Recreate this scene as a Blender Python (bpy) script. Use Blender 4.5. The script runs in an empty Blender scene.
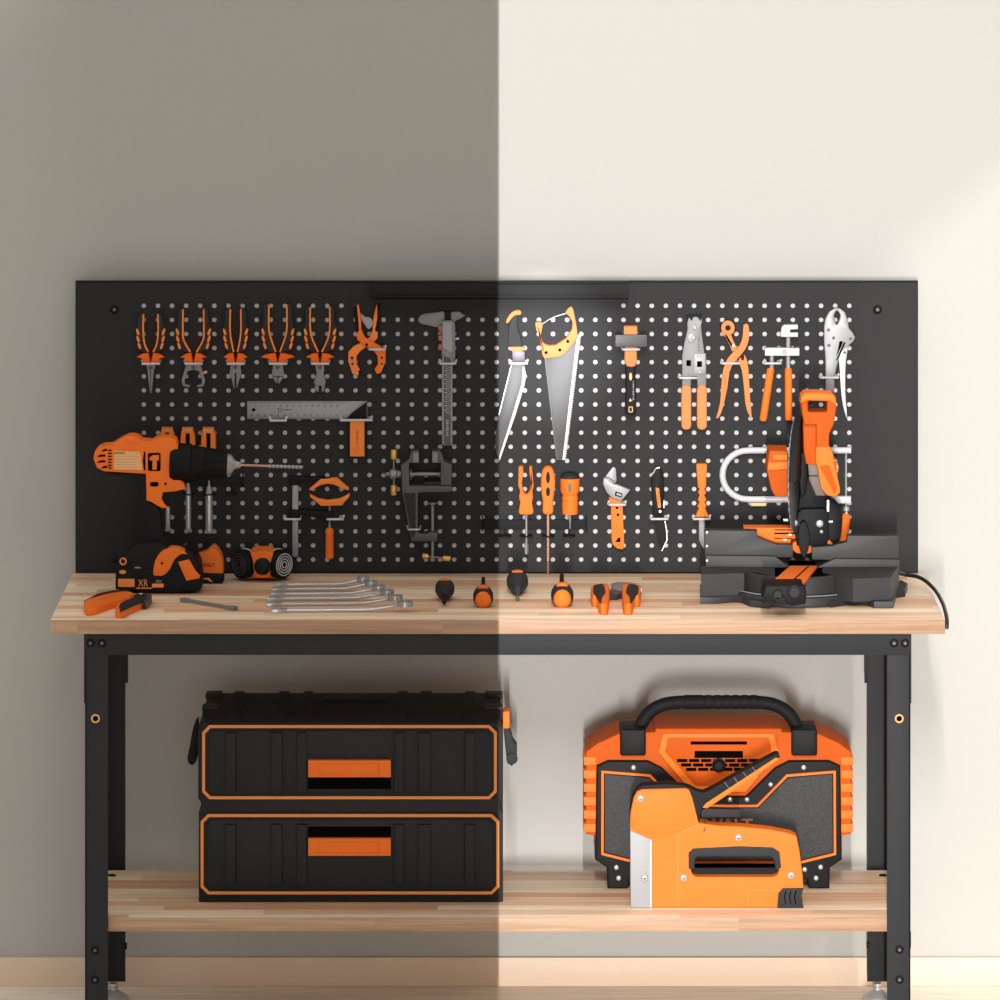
import bpy, bmesh, math, random
from mathutils import Vector, Matrix
random.seed(7)
C = bpy.context.scene.collection
PI = math.pi
# ---------------------------------------------------------------- camera frame
DC, H, F = 9.7, 2.378, 588.8 * 9.7          # distance to the bench front, camera height, focal in px
def S(Y): return F / (DC + Y)
def P(px, py, Y): return Vector(((px - 500) / S(Y), Y, H - (py + 340) / S(Y)))
def G(px, py, z):                            # the point of the horizontal plane z
    Y = F * (H - z) / (py + 340) - DC
    return Vector(((px - 500) / S(Y), Y, z))
TZ, SZ, BY = 0.748, 0.238, 0.495             # worktop, shelf, pegboard front
def D(d): return BY - d
# ---------------------------------------------------------------- materials
def mat(name, col, rough=.5, metal=0., bump=0., bscale=300., var=0., spec=.5):
    m = bpy.data.materials.new(name); m.use_nodes = True
    nt = m.node_tree; b = nt.nodes['Principled BSDF']
    b.inputs['Roughness'].default_value = rough
    b.inputs['Metallic'].default_value = metal
    b.inputs['Specular IOR Level'].default_value = spec
    tc = nt.nodes.new('ShaderNodeTexCoord'); nz = nt.nodes.new('ShaderNodeTexNoise')
    nz.inputs['Scale'].default_value = bscale; nz.inputs['Detail'].default_value = 2
    nt.links.new(tc.outputs['Object'], nz.inputs['Vector'])
    mr = nt.nodes.new('ShaderNodeMapRange')
    mr.inputs['To Min'].default_value = 1 - var; mr.inputs['To Max'].default_value = 1 + var
    nt.links.new(nz.outputs['Fac'], mr.inputs['Value'])
    vm = nt.nodes.new('ShaderNodeVectorMath'); vm.operation = 'SCALE'
    vm.inputs[0].default_value = col[:3]
    nt.links.new(mr.outputs['Result'], vm.inputs['Scale'])
    nt.links.new(vm.outputs['Vector'], b.inputs['Base Color'])
    if bump:
        bp = nt.nodes.new('ShaderNodeBump'); bp.inputs['Strength'].default_value = bump
        bp.inputs['Distance'].default_value = .001
        nt.links.new(nz.outputs['Fac'], bp.inputs['Height']); nt.links.new(bp.outputs['Normal'], b.inputs['Normal'])
    return m
def wood(name, c1, c2, cm, rowh, roww, rough=.45):
    m = bpy.data.materials.new(name); m.use_nodes = True
    nt = m.node_tree; b = nt.nodes['Principled BSDF']; b.inputs['Roughness'].default_value = rough
    b.inputs['Specular IOR Level'].default_value = .3
    N = nt.nodes.new; L = nt.links.new
    tc = N('ShaderNodeTexCoord'); sep = N('ShaderNodeSeparateXYZ'); L(tc.outputs['Object'], sep.inputs[0])
    def math_(op, a, bb=None, c=None):
        n = N('ShaderNodeMath'); n.operation = op
        for i, v in enumerate((a, bb, c)):
            if v is None: continue
            if isinstance(v, (int, float)): n.inputs[i].default_value = v
            else: L(v, n.inputs[i])
        return n.outputs[0]
    row = math_('FLOOR', math_('DIVIDE', math_('ADD', sep.outputs['Y'], 5.0), rowh))
    wn = N('ShaderNodeTexWhiteNoise'); wn.noise_dimensions = '1D'; L(row, wn.inputs['W'])
    off = math_('MULTIPLY', wn.outputs['Value'], 7.3)
    colf = math_('FLOOR', math_('ADD', math_('DIVIDE', sep.outputs['X'], roww), off))
    cb = N('ShaderNodeCombineXYZ'); L(row, cb.inputs[0]); L(colf, cb.inputs[1])
    wn2 = N('ShaderNodeTexWhiteNoise'); wn2.noise_dimensions = '3D'; L(cb.outputs[0], wn2.inputs['Vector'])
    ramp = N('ShaderNodeValToRGB'); e = ramp.color_ramp.elements
    e[0].position = 0; e[0].color = (*c1, 1); e[1].position = 1; e[1].color = (*c2, 1)
    em = ramp.color_ramp.elements.new(.55); em.color = (*cm, 1)
    L(wn2.outputs['Value'], ramp.inputs[0])
    mp = N('ShaderNodeMapping'); mp.inputs['Scale'].default_value = (5, 190, 190); L(tc.outputs['Object'], mp.inputs[0])
    av = N('ShaderNodeVectorMath'); av.operation = 'ADD'; L(mp.outputs[0], av.inputs[0])
    sc = N('ShaderNodeVectorMath'); sc.operation = 'SCALE'; sc.inputs['Scale'].default_value = 9
    L(wn2.outputs['Color'], sc.inputs[0]); L(sc.outputs[0], av.inputs[1])
    nz = N('ShaderNodeTexNoise'); nz.inputs['Scale'].default_value = 1; nz.inputs['Detail'].default_value = 4
    nz.inputs['Distortion'].default_value = .6
    L(av.outputs[0], nz.inputs['Vector'])
    mr = N('ShaderNodeMapRange'); mr.inputs['From Min'].default_value = .3; mr.inputs['From Max'].default_value = .7
    mr.inputs['To Min'].default_value = .72; mr.inputs['To Max'].default_value = 1.12
    L(nz.outputs['Fac'], mr.inputs['Value'])
    vs = N('ShaderNodeVectorMath'); vs.operation = 'SCALE'; L(ramp.outputs['Color'], vs.inputs[0]); L(mr.outputs['Result'], vs.inputs['Scale'])
    L(vs.outputs[0], b.inputs['Base Color'])
    return m
M = dict(
 wall=mat('wall_paint', (.425,.414,.388), .9, 0, .15, 60, .01, .2),
 base=mat('baseboard_wood', (.66,.50,.37), .5, 0, 0, 8, .04),
 floor=wood('floor_wood', (.90,.80,.66), (.95,.87,.75), (.93,.84,.71), .14, 1.1),
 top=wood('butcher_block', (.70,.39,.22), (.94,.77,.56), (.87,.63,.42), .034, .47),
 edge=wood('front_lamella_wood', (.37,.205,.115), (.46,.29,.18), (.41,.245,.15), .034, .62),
 frame=mat('charcoal_steel', (.019,.020,.022), .55, 0, .2, 900, .05, .18),
 board=mat('powder_coated_panel', (.021,.021,.022), .62, 0, .1, 1200, .05, .15),
 back=mat('pale_backing', (.48,.46,.44), .8),
 lamp=mat('lamp_black', (.007,.007,.0075), .6, spec=.2),
 diff=mat('lamp_diffuser', (.8,.8,.8), .5),
 black=mat('black_plastic', (.006,.006,.0065), .5, spec=.12),
 blackm=mat('matte_black', (.011,.011,.012), .62, 0, .3, 700, .1, .15),
 box=mat('toolbox_black', (.010,.011,.012), .5, 0, .2, 900, .06, .22),
 sawblack=mat('saw_casting_black', (.024,.024,.0245), .5, 0, .2, 700, .06, .35),
 taupe=mat('taupe_panel', (.12,.09,.075), .5),
 washed_orange=mat('glow_washed_enamel', (.70,.225,.075), .55, 0, .1, 500, .03, .14),  # orange enamel with the light bar's glow washed into its colour
 rorange=mat('burnt_orange_plastic', (.50,.082,.005), .55, 0, 0, 40, .04, .1),
 deep=mat('recess_black', (.003,.003,.003), .9, spec=0.),
 dgrey=mat('dark_grey_rubber', (.022,.022,.024), .6, 0, .2, 800, .05, .2),
 mgrey=mat('cast_iron_grey', (.06,.06,.063), .45, .2, .3, 900, .08),
 orange=mat('orange_plastic', (.84,.172,.02), .5, 0, 0, 40, .03, .14),
 dorange=mat('deep_orange', (.82,.125,.008), .5, 0, 0, 40, .04, .14),
 lorange=mat('light_orange_enamel', (.88,.24,.045), .55, 0, .2, 500, .04, .14),
 lined=mat('orange_trim', (.80,.25,.05), .5, spec=.3),
 tan=mat('tan_label', (.72,.40,.14), .5),
 steel=mat('brushed_steel', (.24,.24,.245), .45, .4, .2, 500, .08),
 bsteel=mat('bright_steel', (.42,.42,.42), .3, .5),
 satin=mat('satin_steel', (.18,.18,.185), .5, .3, 0, 60, .04),
 white=mat('white_enamel', (.52,.515,.515), .35),
 blade=mat('blade_grey', (.055,.055,.058), .5, .2, 0, 40, .03),
 brass=mat('brass', (.72,.42,.09), .35, .35),
 purple=mat('mauve_steel', (.085,.07,.09), .45, .3),
 red=mat('red_button', (.35,.05,.03), .4),
 bronze=mat('bronze_lettering', (.38,.18,.07), .5),
 screw=mat('screw_silver', (.50,.50,.50), .3, .5),
 grille=mat('speaker_mesh', (.045,.045,.047), .6, 0, .9, 420, .75, .2),
 cable=mat('cable_rubber', (.012,.012,.012), .3),
 gum=mat('plate_grey', (.29,.29,.30), .5, .1),
 brown=mat('copper_brown', (.40,.22,.15), .35, .6),
)
# ---------------------------------------------------------------- mesh builder
def cr(pts, n=4, closed=True):
    out = []; k = len(pts)
    rng = range(k) if closed else range(k - 1)
    for i in rng:
        if closed: p0, p1, p2, p3 = pts[i-1], pts[i], pts[(i+1) % k], pts[(i+2) % k]
        else: p0, p1, p2, p3 = pts[max(i-1,0)], pts[i], pts[i+1], pts[min(i+2,k-1)]
        for j in range(n):
            t = j / n
            out.append(tuple(.5*((2*b) + (-a+c)*t + (2*a-5*b+4*c-d)*t*t + (-a+3*b-3*c+d)*t**3)
                             for a, b, c, d in zip(p0, p1, p2, p3)))
    if not closed: out.append(tuple(pts[-1]))
    return out
def ell(cx, cy, rx, ry, n=16, a0=0): return [(cx + rx*math.cos(a0+2*PI*i/n), cy + ry*math.sin(a0+2*PI*i/n)) for i in range(n)]
def rrect(x0, y0, x1, y1, r, n=4):
    o = []
    for cx, cy, a in ((x1-r,y0+r,-PI/2),(x1-r,y1-r,0),(x0+r,y1-r,PI/2),(x0+r,y0+r,PI)):
        for i in range(n+1):
            t = a + PI/2*i/n; o.append((cx+r*math.cos(t), cy+r*math.sin(t)))
    return o
class B:
    def __init__(s): s.bm = bmesh.new()
    def merge(s, t):
        me = bpy.data.meshes.new('tmp'); t.to_mesh(me); t.free(); s.bm.from_mesh(me); bpy.data.meshes.remove(me); return s
    def pr3(s, loop, ext, holes=(), bev=0., seg=2, both=False):
        t = bmesh.new(); ext = Vector(ext)
        def mk(l):
            vs = [t.verts.new(p) for p in l]
            return vs, [t.edges.new((vs[i], vs[(i+1) % len(vs)])) for i in range(len(vs))]
        vs, es = mk(loop)
        if holes:
            for h in holes: es += mk(h)[1]
            bmesh.ops.triangle_fill(t, use_beauty=True, edges=es)
        else: t.faces.new(vs)
        t.normal_update()
        cap = t.faces[:]
        r = bmesh.ops.extrude_face_region(t, geom=cap)
        mv = [g for g in r['geom'] if isinstance(g, bmesh.types.BMVert)]
        bmesh.ops.translate(t, verts=mv, vec=ext)
        bmesh.ops.recalc_face_normals(t, faces=t.faces[:])
        if bev > 0:
            t.normal_update(); en = -ext.normalized()
            def isfront(f): return f.normal.dot(en) > .95
            def isback(f): return f.normal.dot(en) < -.95
            be = []
            for e in t.edges:
                if len(e.link_faces) != 2: continue
                a, b = e.link_faces
                if isfront(a) != isfront(b) or (both and isback(a) != isback(b)): be.append(e)
            if be: bmesh.ops.bevel(t, geom=be, offset=bev, segments=seg, profile=.6, affect='EDGES', clamp_overlap=True)
        return s.merge(t)
    def pr(s, pts, Yf, Yb, bev=0., holes=(), seg=2, both=False):      # outline facing the camera at Yf, solid back to Yb
        return s.pr3([P(x, y, Yf) for x, y in pts], (0, Yb-Yf, 0), [[P(x, y, Yf) for x, y in h] for h in holes], bev, seg, both)
    def br(s, pts, d1, d0=.0005, bev=0., holes=(), seg=2):            # on the board: from d0 to d1 in front of it
        return s.pr(pts, D(d1), D(d0), bev, holes, seg)
    def fl(s, pts, z1, z0, bev=0., holes=()):                        # flat outline seen at height z1, solid down to z0
        return s.pr3([G(x, y, z1) for x, y in pts], (0, 0, z0-z1), [[G(x, y, z1) for x, y in h] for h in holes], bev)
    def box(s, a, b, bev=0., seg=2, rot=None, at=None):
        t = bmesh.new(); a, b = Vector(a), Vector(b); c = (a+b)/2; d = b-a
        bmesh.ops.create_cube(t, size=1, matrix=Matrix.Diagonal((abs(d.x), abs(d.y), abs(d.z), 1)))
        if bev: bmesh.ops.bevel(t, geom=t.edges[:], offset=bev, segments=seg, profile=.6, affect='EDGES', clamp_overlap=True)
        if rot is not None: bmesh.ops.transform(t, matrix=rot.to_4x4(), verts=t.verts[:])
        bmesh.ops.translate(t, verts=t.verts[:], vec=c)
        return s.merge(t)
    def tube(s, pts, r, n=10, closed=False):
        pts = [Vector(p) for p in pts]; k = len(pts)
        rs = r if isinstance(r, (list, tuple)) else [r]*k
        t = bmesh.new(); rings = []; up = None
        for i, p in enumerate(pts):
            if closed: d = pts[(i+1) % k] - pts[i-1]
            else: d = pts[min(i+1,k-1)] - pts[max(i-1,0)]
            d.normalize()
            if up is None:
                up = d.orthogonal().normalized()
            else:
                up = (up - d*up.dot(d)).normalized()
            w = d.cross(up)
            rings.append([t.verts.new(p + (up*math.cos(2*PI*j/n) + w*math.sin(2*PI*j/n))*max(rs[i],1e-5)) for j in range(n)])
        for i in range(k if closed else k-1):
            a, b = rings[i], rings[(i+1) % k]
            for j in range(n): t.faces.new((a[j], a[(j+1)%n], b[(j+1)%n], b[j]))
        if not closed: t.faces.new(rings[0][::-1]); t.faces.new(rings[-1])
        bmesh.ops.recalc_face_normals(t, faces=t.faces[:])
        return s.merge(t)
    def lathe(s, p0, axis, prof, n=28, flat=1.0):                     # prof = (distance along the axis, radius)
        axis = Vector(axis).normalized(); p0 = Vector(p0)
        u = axis.cross(Vector((0,0,1)));
        if u.length < .1: u = Vector((1,0,0))
        u.normalize(); w = u.cross(axis)
        t = bmesh.new(); rings = []
        for d, r in prof:
            rings.append([t.verts.new(p0 + axis*d + (u*math.cos(2*PI*j/n) + w*flat*math.sin(2*PI*j/n))*max(r,1e-5)) for j in range(n)])
        for a, b in zip(rings, rings[1:]):
            for j in range(n): t.faces.new((a[j], a[(j+1)%n], b[(j+1)%n], b[j]))
        t.faces.new(rings[0][::-1]); t.faces.new(rings[-1])
        bmesh.ops.recalc_face_normals(t, faces=t.faces[:])
        return s.merge(t)
    def rib(s, pts, w, Yf, Yb, closed=False):                         # a thin band along a pixel path
        k = len(pts)
        L, R = [], []
        for i, p in enumerate(pts):
            a = pts[i-1] if (i or closed) else p; b = pts[(i+1) % k] if (i < k-1 or closed) else p
            d1 = Vector((p[0]-a[0], p[1]-a[1])); d2 = Vector((b[0]-p[0], b[1]-p[1]))
            d1 = d1.normalized() if d1.length else d2.normalized(); d2 = d2.normalized() if d2.length else d1
            t = (d1+d2).normalized(); nn = Vector((-t.y, t.x)); m = 1/max(.5, nn.dot(Vector((-d1.y, d1.x))))
            L.append((p[0]+nn.x*w/2*m, p[1]+nn.y*w/2*m)); R.append((p[0]-nn.x*w/2*m, p[1]-nn.y*w/2*m))
        if closed:
            ar = lambda q: abs(sum(q[i-1][0]*q[i][1]-q[i][0]*q[i-1][1] for i in range(k)))
            o, h = (L, R) if ar(L) > ar(R) else (R, L)
            return s.pr(o, Yf, Yb, 0, [h])
        return s.pr(L + R[::-1], Yf, Yb)
ORG = {}
def fin(o, label=None, cat=None, group=None, kind=None):
    if label: o['label'] = label
    if cat: o['category'] = cat
    if group: o['group'] = group
    if kind: o['kind'] = kind
    return o
def thing(name, label, cat, loc, group=None):
    o = bpy.data.objects.new(name, None); C.objects.link(o); o.location = loc
    o.empty_display_size = .02; ORG[o.name] = Vector(loc)
    return fin(o, label, cat, group)
def part(name, b, m, parent=None, label=None, ang=34):
    me = bpy.data.meshes.new(name); bm = b.bm
    if parent is not None: org = ORG[parent.name]
    else:
        xs = [v.co.x for v in bm.verts]; ys = [v.co.y for v in bm.verts]; zs = [v.co.z for v in bm.verts]
        org = Vector(((min(xs)+max(xs))/2, (min(ys)+max(ys))/2, min(zs)))
    bmesh.ops.translate(bm, verts=bm.verts[:], vec=-org)
    bm.to_mesh(me); bm.free()
    me.shade_smooth(); me.set_sharp_from_angle(angle=math.radians(ang))
    me.materials.append(M[m] if isinstance(m, str) else m)
    o = bpy.data.objects.new(name, me); C.objects.link(o)
    if parent is not None: o.parent = parent
    else: o.location = org
    ORG[o.name] = org
    if label: o['label'] = label
    return o
def solo(name, b, m, label, cat, group=None, ang=34):
    return fin(part(name, b, m, None, None, ang), label, cat, group)
def struct(name, b, m): o = part(name, b, m); o['kind'] = 'structure'; return o
def text(name, txt, px, py, Y, hpx, m, parent, rot=0., wpx=None, label=None, depth=.0004, off=0.):
    cu = bpy.data.curves.new('t', 'FONT'); cu.body = txt; cu.size = 1; cu.extrude = 0; cu.offset = off; cu.align_x = 'CENTER'; cu.align_y = 'CENTER'
    to = bpy.data.objects.new('t', cu); C.objects.link(to)
    dg = bpy.context.evaluated_depsgraph_get(); dg.update()
    me = bpy.data.meshes.new_from_object(to.evaluated_get(dg))
    bpy.data.objects.remove(to); bpy.data.curves.remove(cu)
    t = bmesh.new(); t.from_mesh(me); bpy.data.meshes.remove(me)
    xs = [v.co.x for v in t.verts]; ys = [v.co.y for v in t.verts]
    k = hpx / S(Y) / (max(ys)-min(ys)); kx = k if wpx is None else wpx / S(Y) / (max(xs)-min(xs))
    cx, cy = (max(xs)+min(xs))/2, (max(ys)+min(ys))/2
    bmesh.ops.translate(t, verts=t.verts[:], vec=(-cx, -cy, 0))
    bmesh.ops.transform(t, matrix=Matrix.Diagonal((kx, k, 1, 1)), verts=t.verts[:])
    r = bmesh.ops.extrude_face_region(t, geom=t.faces[:])
    bmesh.ops.translate(t, verts=[g for g in r['geom'] if isinstance(g, bmesh.types.BMVert)], vec=(0,0,depth))
    bmesh.ops.recalc_face_normals(t, faces=t.faces[:])
    bmesh.ops.transform(t, matrix=Matrix.Translation(P(px, py, Y)) @ Matrix.Rotation(-rot, 4, 'Y') @ Matrix.Rotation(PI/2, 4, 'X'), verts=t.verts[:])
    b = B(); b.merge(t)
    return part(name, b, m, parent, label)
def prints(px, py, Y, w, h, m, parent, vertical=False, n=6):     # small unreadable print: a row of tiny strokes
    b = B(); st = w/n
    for i in range(n):
        a = -w/2+i*st; hh = h*(.6 if i % 3 == 1 else 1)
        q = [(a,-hh/2),(a+st*.62,-hh/2),(a+st*.62,hh/2),(a,hh/2)]
        if vertical: q = [(y,-x) for x, y in q]
        b.pr([(px+x,py+y) for x, y in q], Y-.0003, Y)
    return part('print', b, m, parent)
R = lambda x0, y0, x1, y1: [(x0,y0),(x1,y0),(x1,y1),(x0,y1)]
def mir(pts, cx): return [(2*cx-x, y) for x, y in pts][::-1]
# ---------------------------------------------------------------- the setting
WY = .55
struct('floor', B().box((-3.2,-6,-.05), (3.2,WY+.1,0)), 'floor')
struct('wall_back', B().box((-3.2,WY,0), (3.2,WY+.1,3.2)), 'wall')
struct('baseboard_back', B().box((-3.2,WY-.012,0), (3.2,WY,.052), .002), 'base')
# right-hand wall with its window opening: daylight enters here and lands on the back wall
WX, wy0, wy1, wz0, wz1 = 1.35, -.80, .54, .25, 1.95
b = B()
b.box((WX,-3.4,0),(WX+.1,WY,wz0)); b.box((WX,-3.4,wz1),(WX+.1,WY,3.8)); b.box((WX,-3.4,wz0),(WX+.1,wy0,wz1)); b.box((WX,wy1,wz0),(WX+.1,WY,wz1))
struct('wall_right', b, 'wall')
# ---------------------------------------------------------------- workbench
def bolt(parent, px, py, Y, r=3.6, m='black', name='bolt', slot=True, sm='satin'):
    q = r / S(Y); c = P(px, py, Y)
    o = part(name, B().lathe(c, (0,-1,0), [(0,q),(.0015,q),(.0032,q*.8),(.004,q*.4)], 16), m, parent)
    if slot:
        bb = B(); c2 = c + Vector((0,-.0036,0))
        for a in (.3, .3+PI/2): bb.box(c2+Vector((-q*.42,-.0008,-q*.09)), c2+Vector((q*.42,0,q*.09)), rot=Matrix.Rotation(a, 3, 'Y'))
        part('cross_slot', bb, sm, o)
    return o
wb = thing('workbench', 'long butcher-block workbench on a charcoal steel frame with a lower shelf', 'workbench', (0,.25,0))
XL, XR = P(50.5,0,0).x, P(945,0,0).x
part('tabletop', B().box((XL,0,.724),(XR,.492,TZ), .0015), 'top', wb)
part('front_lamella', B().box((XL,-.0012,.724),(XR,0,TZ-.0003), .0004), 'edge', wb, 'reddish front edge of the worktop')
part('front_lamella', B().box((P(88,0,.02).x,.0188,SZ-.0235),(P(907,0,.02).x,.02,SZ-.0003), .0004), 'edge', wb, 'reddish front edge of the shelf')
part('shelf', B().box((P(88,0,.02).x,.02,SZ-.0235),(P(907,0,.02).x,.40,SZ), .0012, 2), 'top', wb)
def leg(px0, px1, Yf, side, z0, name='leg'):
    x0, x1 = P(px0,0,Yf).x, P(px1,0,Yf).x
    sg = 1 if Yf < .2 else -1
    b = B().box((x0,min(Yf,Yf+sg*.003),z0),(x1,max(Yf,Yf+sg*.003),.7235), .0008)
    xo = x0 if side < 0 else x1
    b.box((xo if side<0 else xo-.003, min(Yf,Yf+sg*.042), z0),(xo+.003 if side<0 else xo, max(Yf,Yf+sg*.042), .7235), .0008)
    return part(name, b, 'frame', wb)
l1 = leg(85, 108, .006, -1, .012); l2 = leg(887, 910.5, .006, 1, .012)
l3 = leg(102, 125.5, .449, -1, .03); l4 = leg(867, 893, .449, 1, .03)
for l, xa, xb in ((l1,84,85.6),(l2,910,911.4)):
    part('outer_sleeve', B().box((P(xa,0,.006).x,.0055,P(0,703,.006).z),(P(xb,0,.006).x,.047,.7235)), 'frame', l)
part('front_rail', B().box((P(84,0,.004).x,.004,P(0,655,.004).z),(P(911,0,.004).x,.0065,.7238), .0006).box((P(84,0,.004).x,.0065,.7208),(P(911,0,.004).x,.035,.7238)), 'frame', wb)
part('rear_rail', B().box((-.70,.449,.688),(.70,.452,.7238)), 'frame', wb)
for sx, nm in ((-1,'l'),(1,'r')):
    x = -.703 if sx < 0 else .697
    part('side_rail', B().box((x,.048,.688),(x+.003,.407,.7238)), 'frame', wb)
    xs = -.7 if sx<0 else .69
    part('shelf_support', B().box((xs+.006*(sx<0),.012,SZ-.05),(xs+.009+.0*(sx<0),.448,SZ-.0238)), 'frame', wb)
part('corner_bracket', B().pr(R(124.5,640,128,683),.444,.4485,.0005), 'frame', wb)
part('corner_bracket', B().pr(R(864.5,640,868,683),.444,.4485,.0005), 'frame', wb)
for x, y in ((90.5,643),(102,643),(894,643),(905,643)): bolt(wb, x, y, .004, 4.2)
for x, y, l in ((95,950,l1),(95,979.5,l1),(899.5,949.5,l2),(899.5,979.5,l2)): bolt(l, x, y, .006, 4.2)
for x, l in ((95.5,l1),(899.2,l2)):
    c = P(x,718.5,.006)
    part('brass_ring', B().tube([c+Vector((math.cos(a)*.0062,-.001,math.sin(a)*.0062)) for a in [2*PI*i/20 for i in range(20)]], .0016, 8, True), 'tan', l, 'brass ring around an adjustment hole')
    part('adjustment_hole', B().lathe(c+Vector((0,.0005,0)), (0,-1,0), [(0,.0048),(.001,.0048)], 16), 'deep', l)
part('bolt', B().tube([P(124,946,.445), P(127,946,.445)], .006), 'black', l3); part('bolt', B().tube([P(869,945,.445), P(866.5,945,.445)], .006), 'black', l4)
for x, l in ((113.5,l3),(877.5,l4)):
    c = P(x, 984, .43); c.z = 0
    part('levelling_foot', B().lathe(c, (0,0,1), [(0,.027),(.008,.027),(.014,.018),(.019,.010),(.02,.0078),(.024,.0078),(.0245,.006),(.026,.006),(.0265,.0078),(.0315,.0078)], 20), 'screw', l, 'chrome levelling foot')
for x, l in ((96,l1),(899,l2)):
    c = P(x, 1000, .025); c.z = 0
    part('levelling_foot', B().lathe(c, (0,0,1), [(0,.025),(.008,.025),(.014,.012),(.03,.006),(.05,.006)], 20), 'screw', l, 'chrome levelling foot')
for px in (112, 883):
    c = G(px, 875.5, SZ+.0006)
    part('rivet', B().lathe(c-Vector((0,0,.0004)), (0,0,1), [(0,.0075),(.002,.0065),(.003,.003)], 16), 'black', wb)
# ---------------------------------------------------------------- pegboard
pb = thing('pegboard', 'wide black metal pegboard standing behind the worktop', 'pegboard', P(496,573,BY+.01))
NX, NY, X0, Y0, PX, PYY = 51, 19, 143.8, 305.8, 14.11, 14.10
b = B(); t = bmesh.new()
def hv(px, py, dy=0): p = P(px, py, BY); p.y += dy; return t.verts.new(p)
rh = 2.35; nseg = 12
for i in range(NX):
    for j in range(NY):
        cx, cy = X0+i*PX, Y0+j*PYY
        x0, x1, y0, y1 = cx-PX/2, cx+PX/2, cy-PYY/2, cy+PYY/2
        if j == 0 and 366 < cx < 617:
            t.faces.new([hv(x0,y0), hv(x1,y0), hv(x1,y1), hv(x0,y1)]); continue
        outer, inner, deep = [], [], []
        for k in range(nseg):
            a = 2*PI*k/nseg + PI/4; ca, sa = math.cos(a), math.sin(a); m_ = max(abs(ca), abs(sa))
            outer.append(hv(cx+ca/m_*PX/2, cy+sa/m_*PYY/2)); inner.append(hv(cx+ca*rh, cy+sa*rh)); deep.append(hv(cx+ca*rh, cy+sa*rh, .0012))
        for k in range(nseg):
            l_ = (k+1) % nseg
            t.faces.new((outer[k], outer[l_], inner[l_], inner[k])); t.faces.new((inner[k], inner[l_], deep[l_], deep[k]))
gx0, gx1, gy0, gy1 = X0-PX/2, X0+(NX-.5)*PX, Y0-PYY/2, Y0+(NY-.5)*PYY
bx0, bx1, by0, by1 = 75.5, 918, 281.5, 573
for q in (R(bx0,by0,gx0,by1), R(gx1,by0,bx1,by1), R(gx0,by0,gx1,gy0), R(gx0,gy1,gx1,by1)):
    t.faces.new([hv(x,y) for x,y in q])
bmesh.ops.remove_doubles(t, verts=t.verts[:], dist=1e-5)
bmesh.ops.recalc_face_normals(t, faces=t.faces[:])
if sum(f.calc_area()*f.normal.y for f in t.faces) > 0: bmesh.ops.reverse_faces(t, faces=t.faces[:])
b.merge(t)
q0, q1 = P(bx0,by0,BY), P(bx1,by1,BY)
b.box((q0.x,BY,q0.z-.0015),(q1.x,BY+.018,q0.z)); b.box((q0.x,BY,q1.z),(q0.x+.0015,BY+.018,q0.z)); b.box((q1.x-.0015,BY,q1.z),(q1.x,BY+.018,q0.z)); b.box((q0.x,BY,q1.z),(q1.x,BY+.018,q1.z+.0015))
part('perforated_panel', b, 'board', pb, ang=20)
part('added_backing', B().box((q0.x+.002,BY+.0014,q1.z+.002),(q1.x-.002,BY+.003,q0.z-.002)), 'back', pb, 'added pale sheet seen through the holes')  # added so the holes read pale where the wall behind is shaded
part('mounting_bracket', B().box((-.5,BY+.003,.66),(-.46,.512,1.1)).box((.46,BY+.003,.66),(.5,.512,1.1)), 'frame', pb)
bolt(pb, 114.5, 309.5, BY, 4.4); bolt(pb, 877.5, 309.5, BY, 4.4)
# light bar
lb = thing('light_bar', 'slim black light bar mounted across the top middle of the pegboard', 'lamp', P(500,302,BY-.02))
part('housing', B().pr(R(372,284.5,628.5,299),D(.030),D(.0003),.001).pr(R(372,281.8,628.5,301.5),D(.012),D(.0003),.0006), 'lamp', lb)
part('front_lip', B().pr(R(374,295.4,622,297.2),D(.034),D(.030),.0004).pr(R(372,299.5,628.5,302.3),D(.036),D(.012),.0005), 'lamp', lb)
part('diffuser', B().box(P(502,300.6,D(.028))-Vector((0,0,.0014)), P(624,300.6,D(.028))+Vector((0,.012,-.001))), 'diff', lb)
# ---------------------------------------------------------------- peg hooks
def hook(x0, x1, y, d, label, r=.0021, m='white'):
    pts = [P(x0-1,y-3.4,D(.0006)), P(x0-.6,y-3.6,D(.004)), P(x0,y-1,D(.006)), P(x0+.2,y,D(d*.8)), P(x0+1.4,y,D(d)), P(x1-1.4,y,D(d)), P(x1-.2,y,D(d*.8)), P(x1,y-1,D(.006)), P(x1+.6,y-3.6,D(.004)), P(x1+1,y-3.4,D(.0006))]
    return solo('peg_hook', B().tube(cr([tuple(p) for p in pts], 2, False), r, 8), m, label, 'hook', 'white wire hooks on the pegboard')
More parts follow.
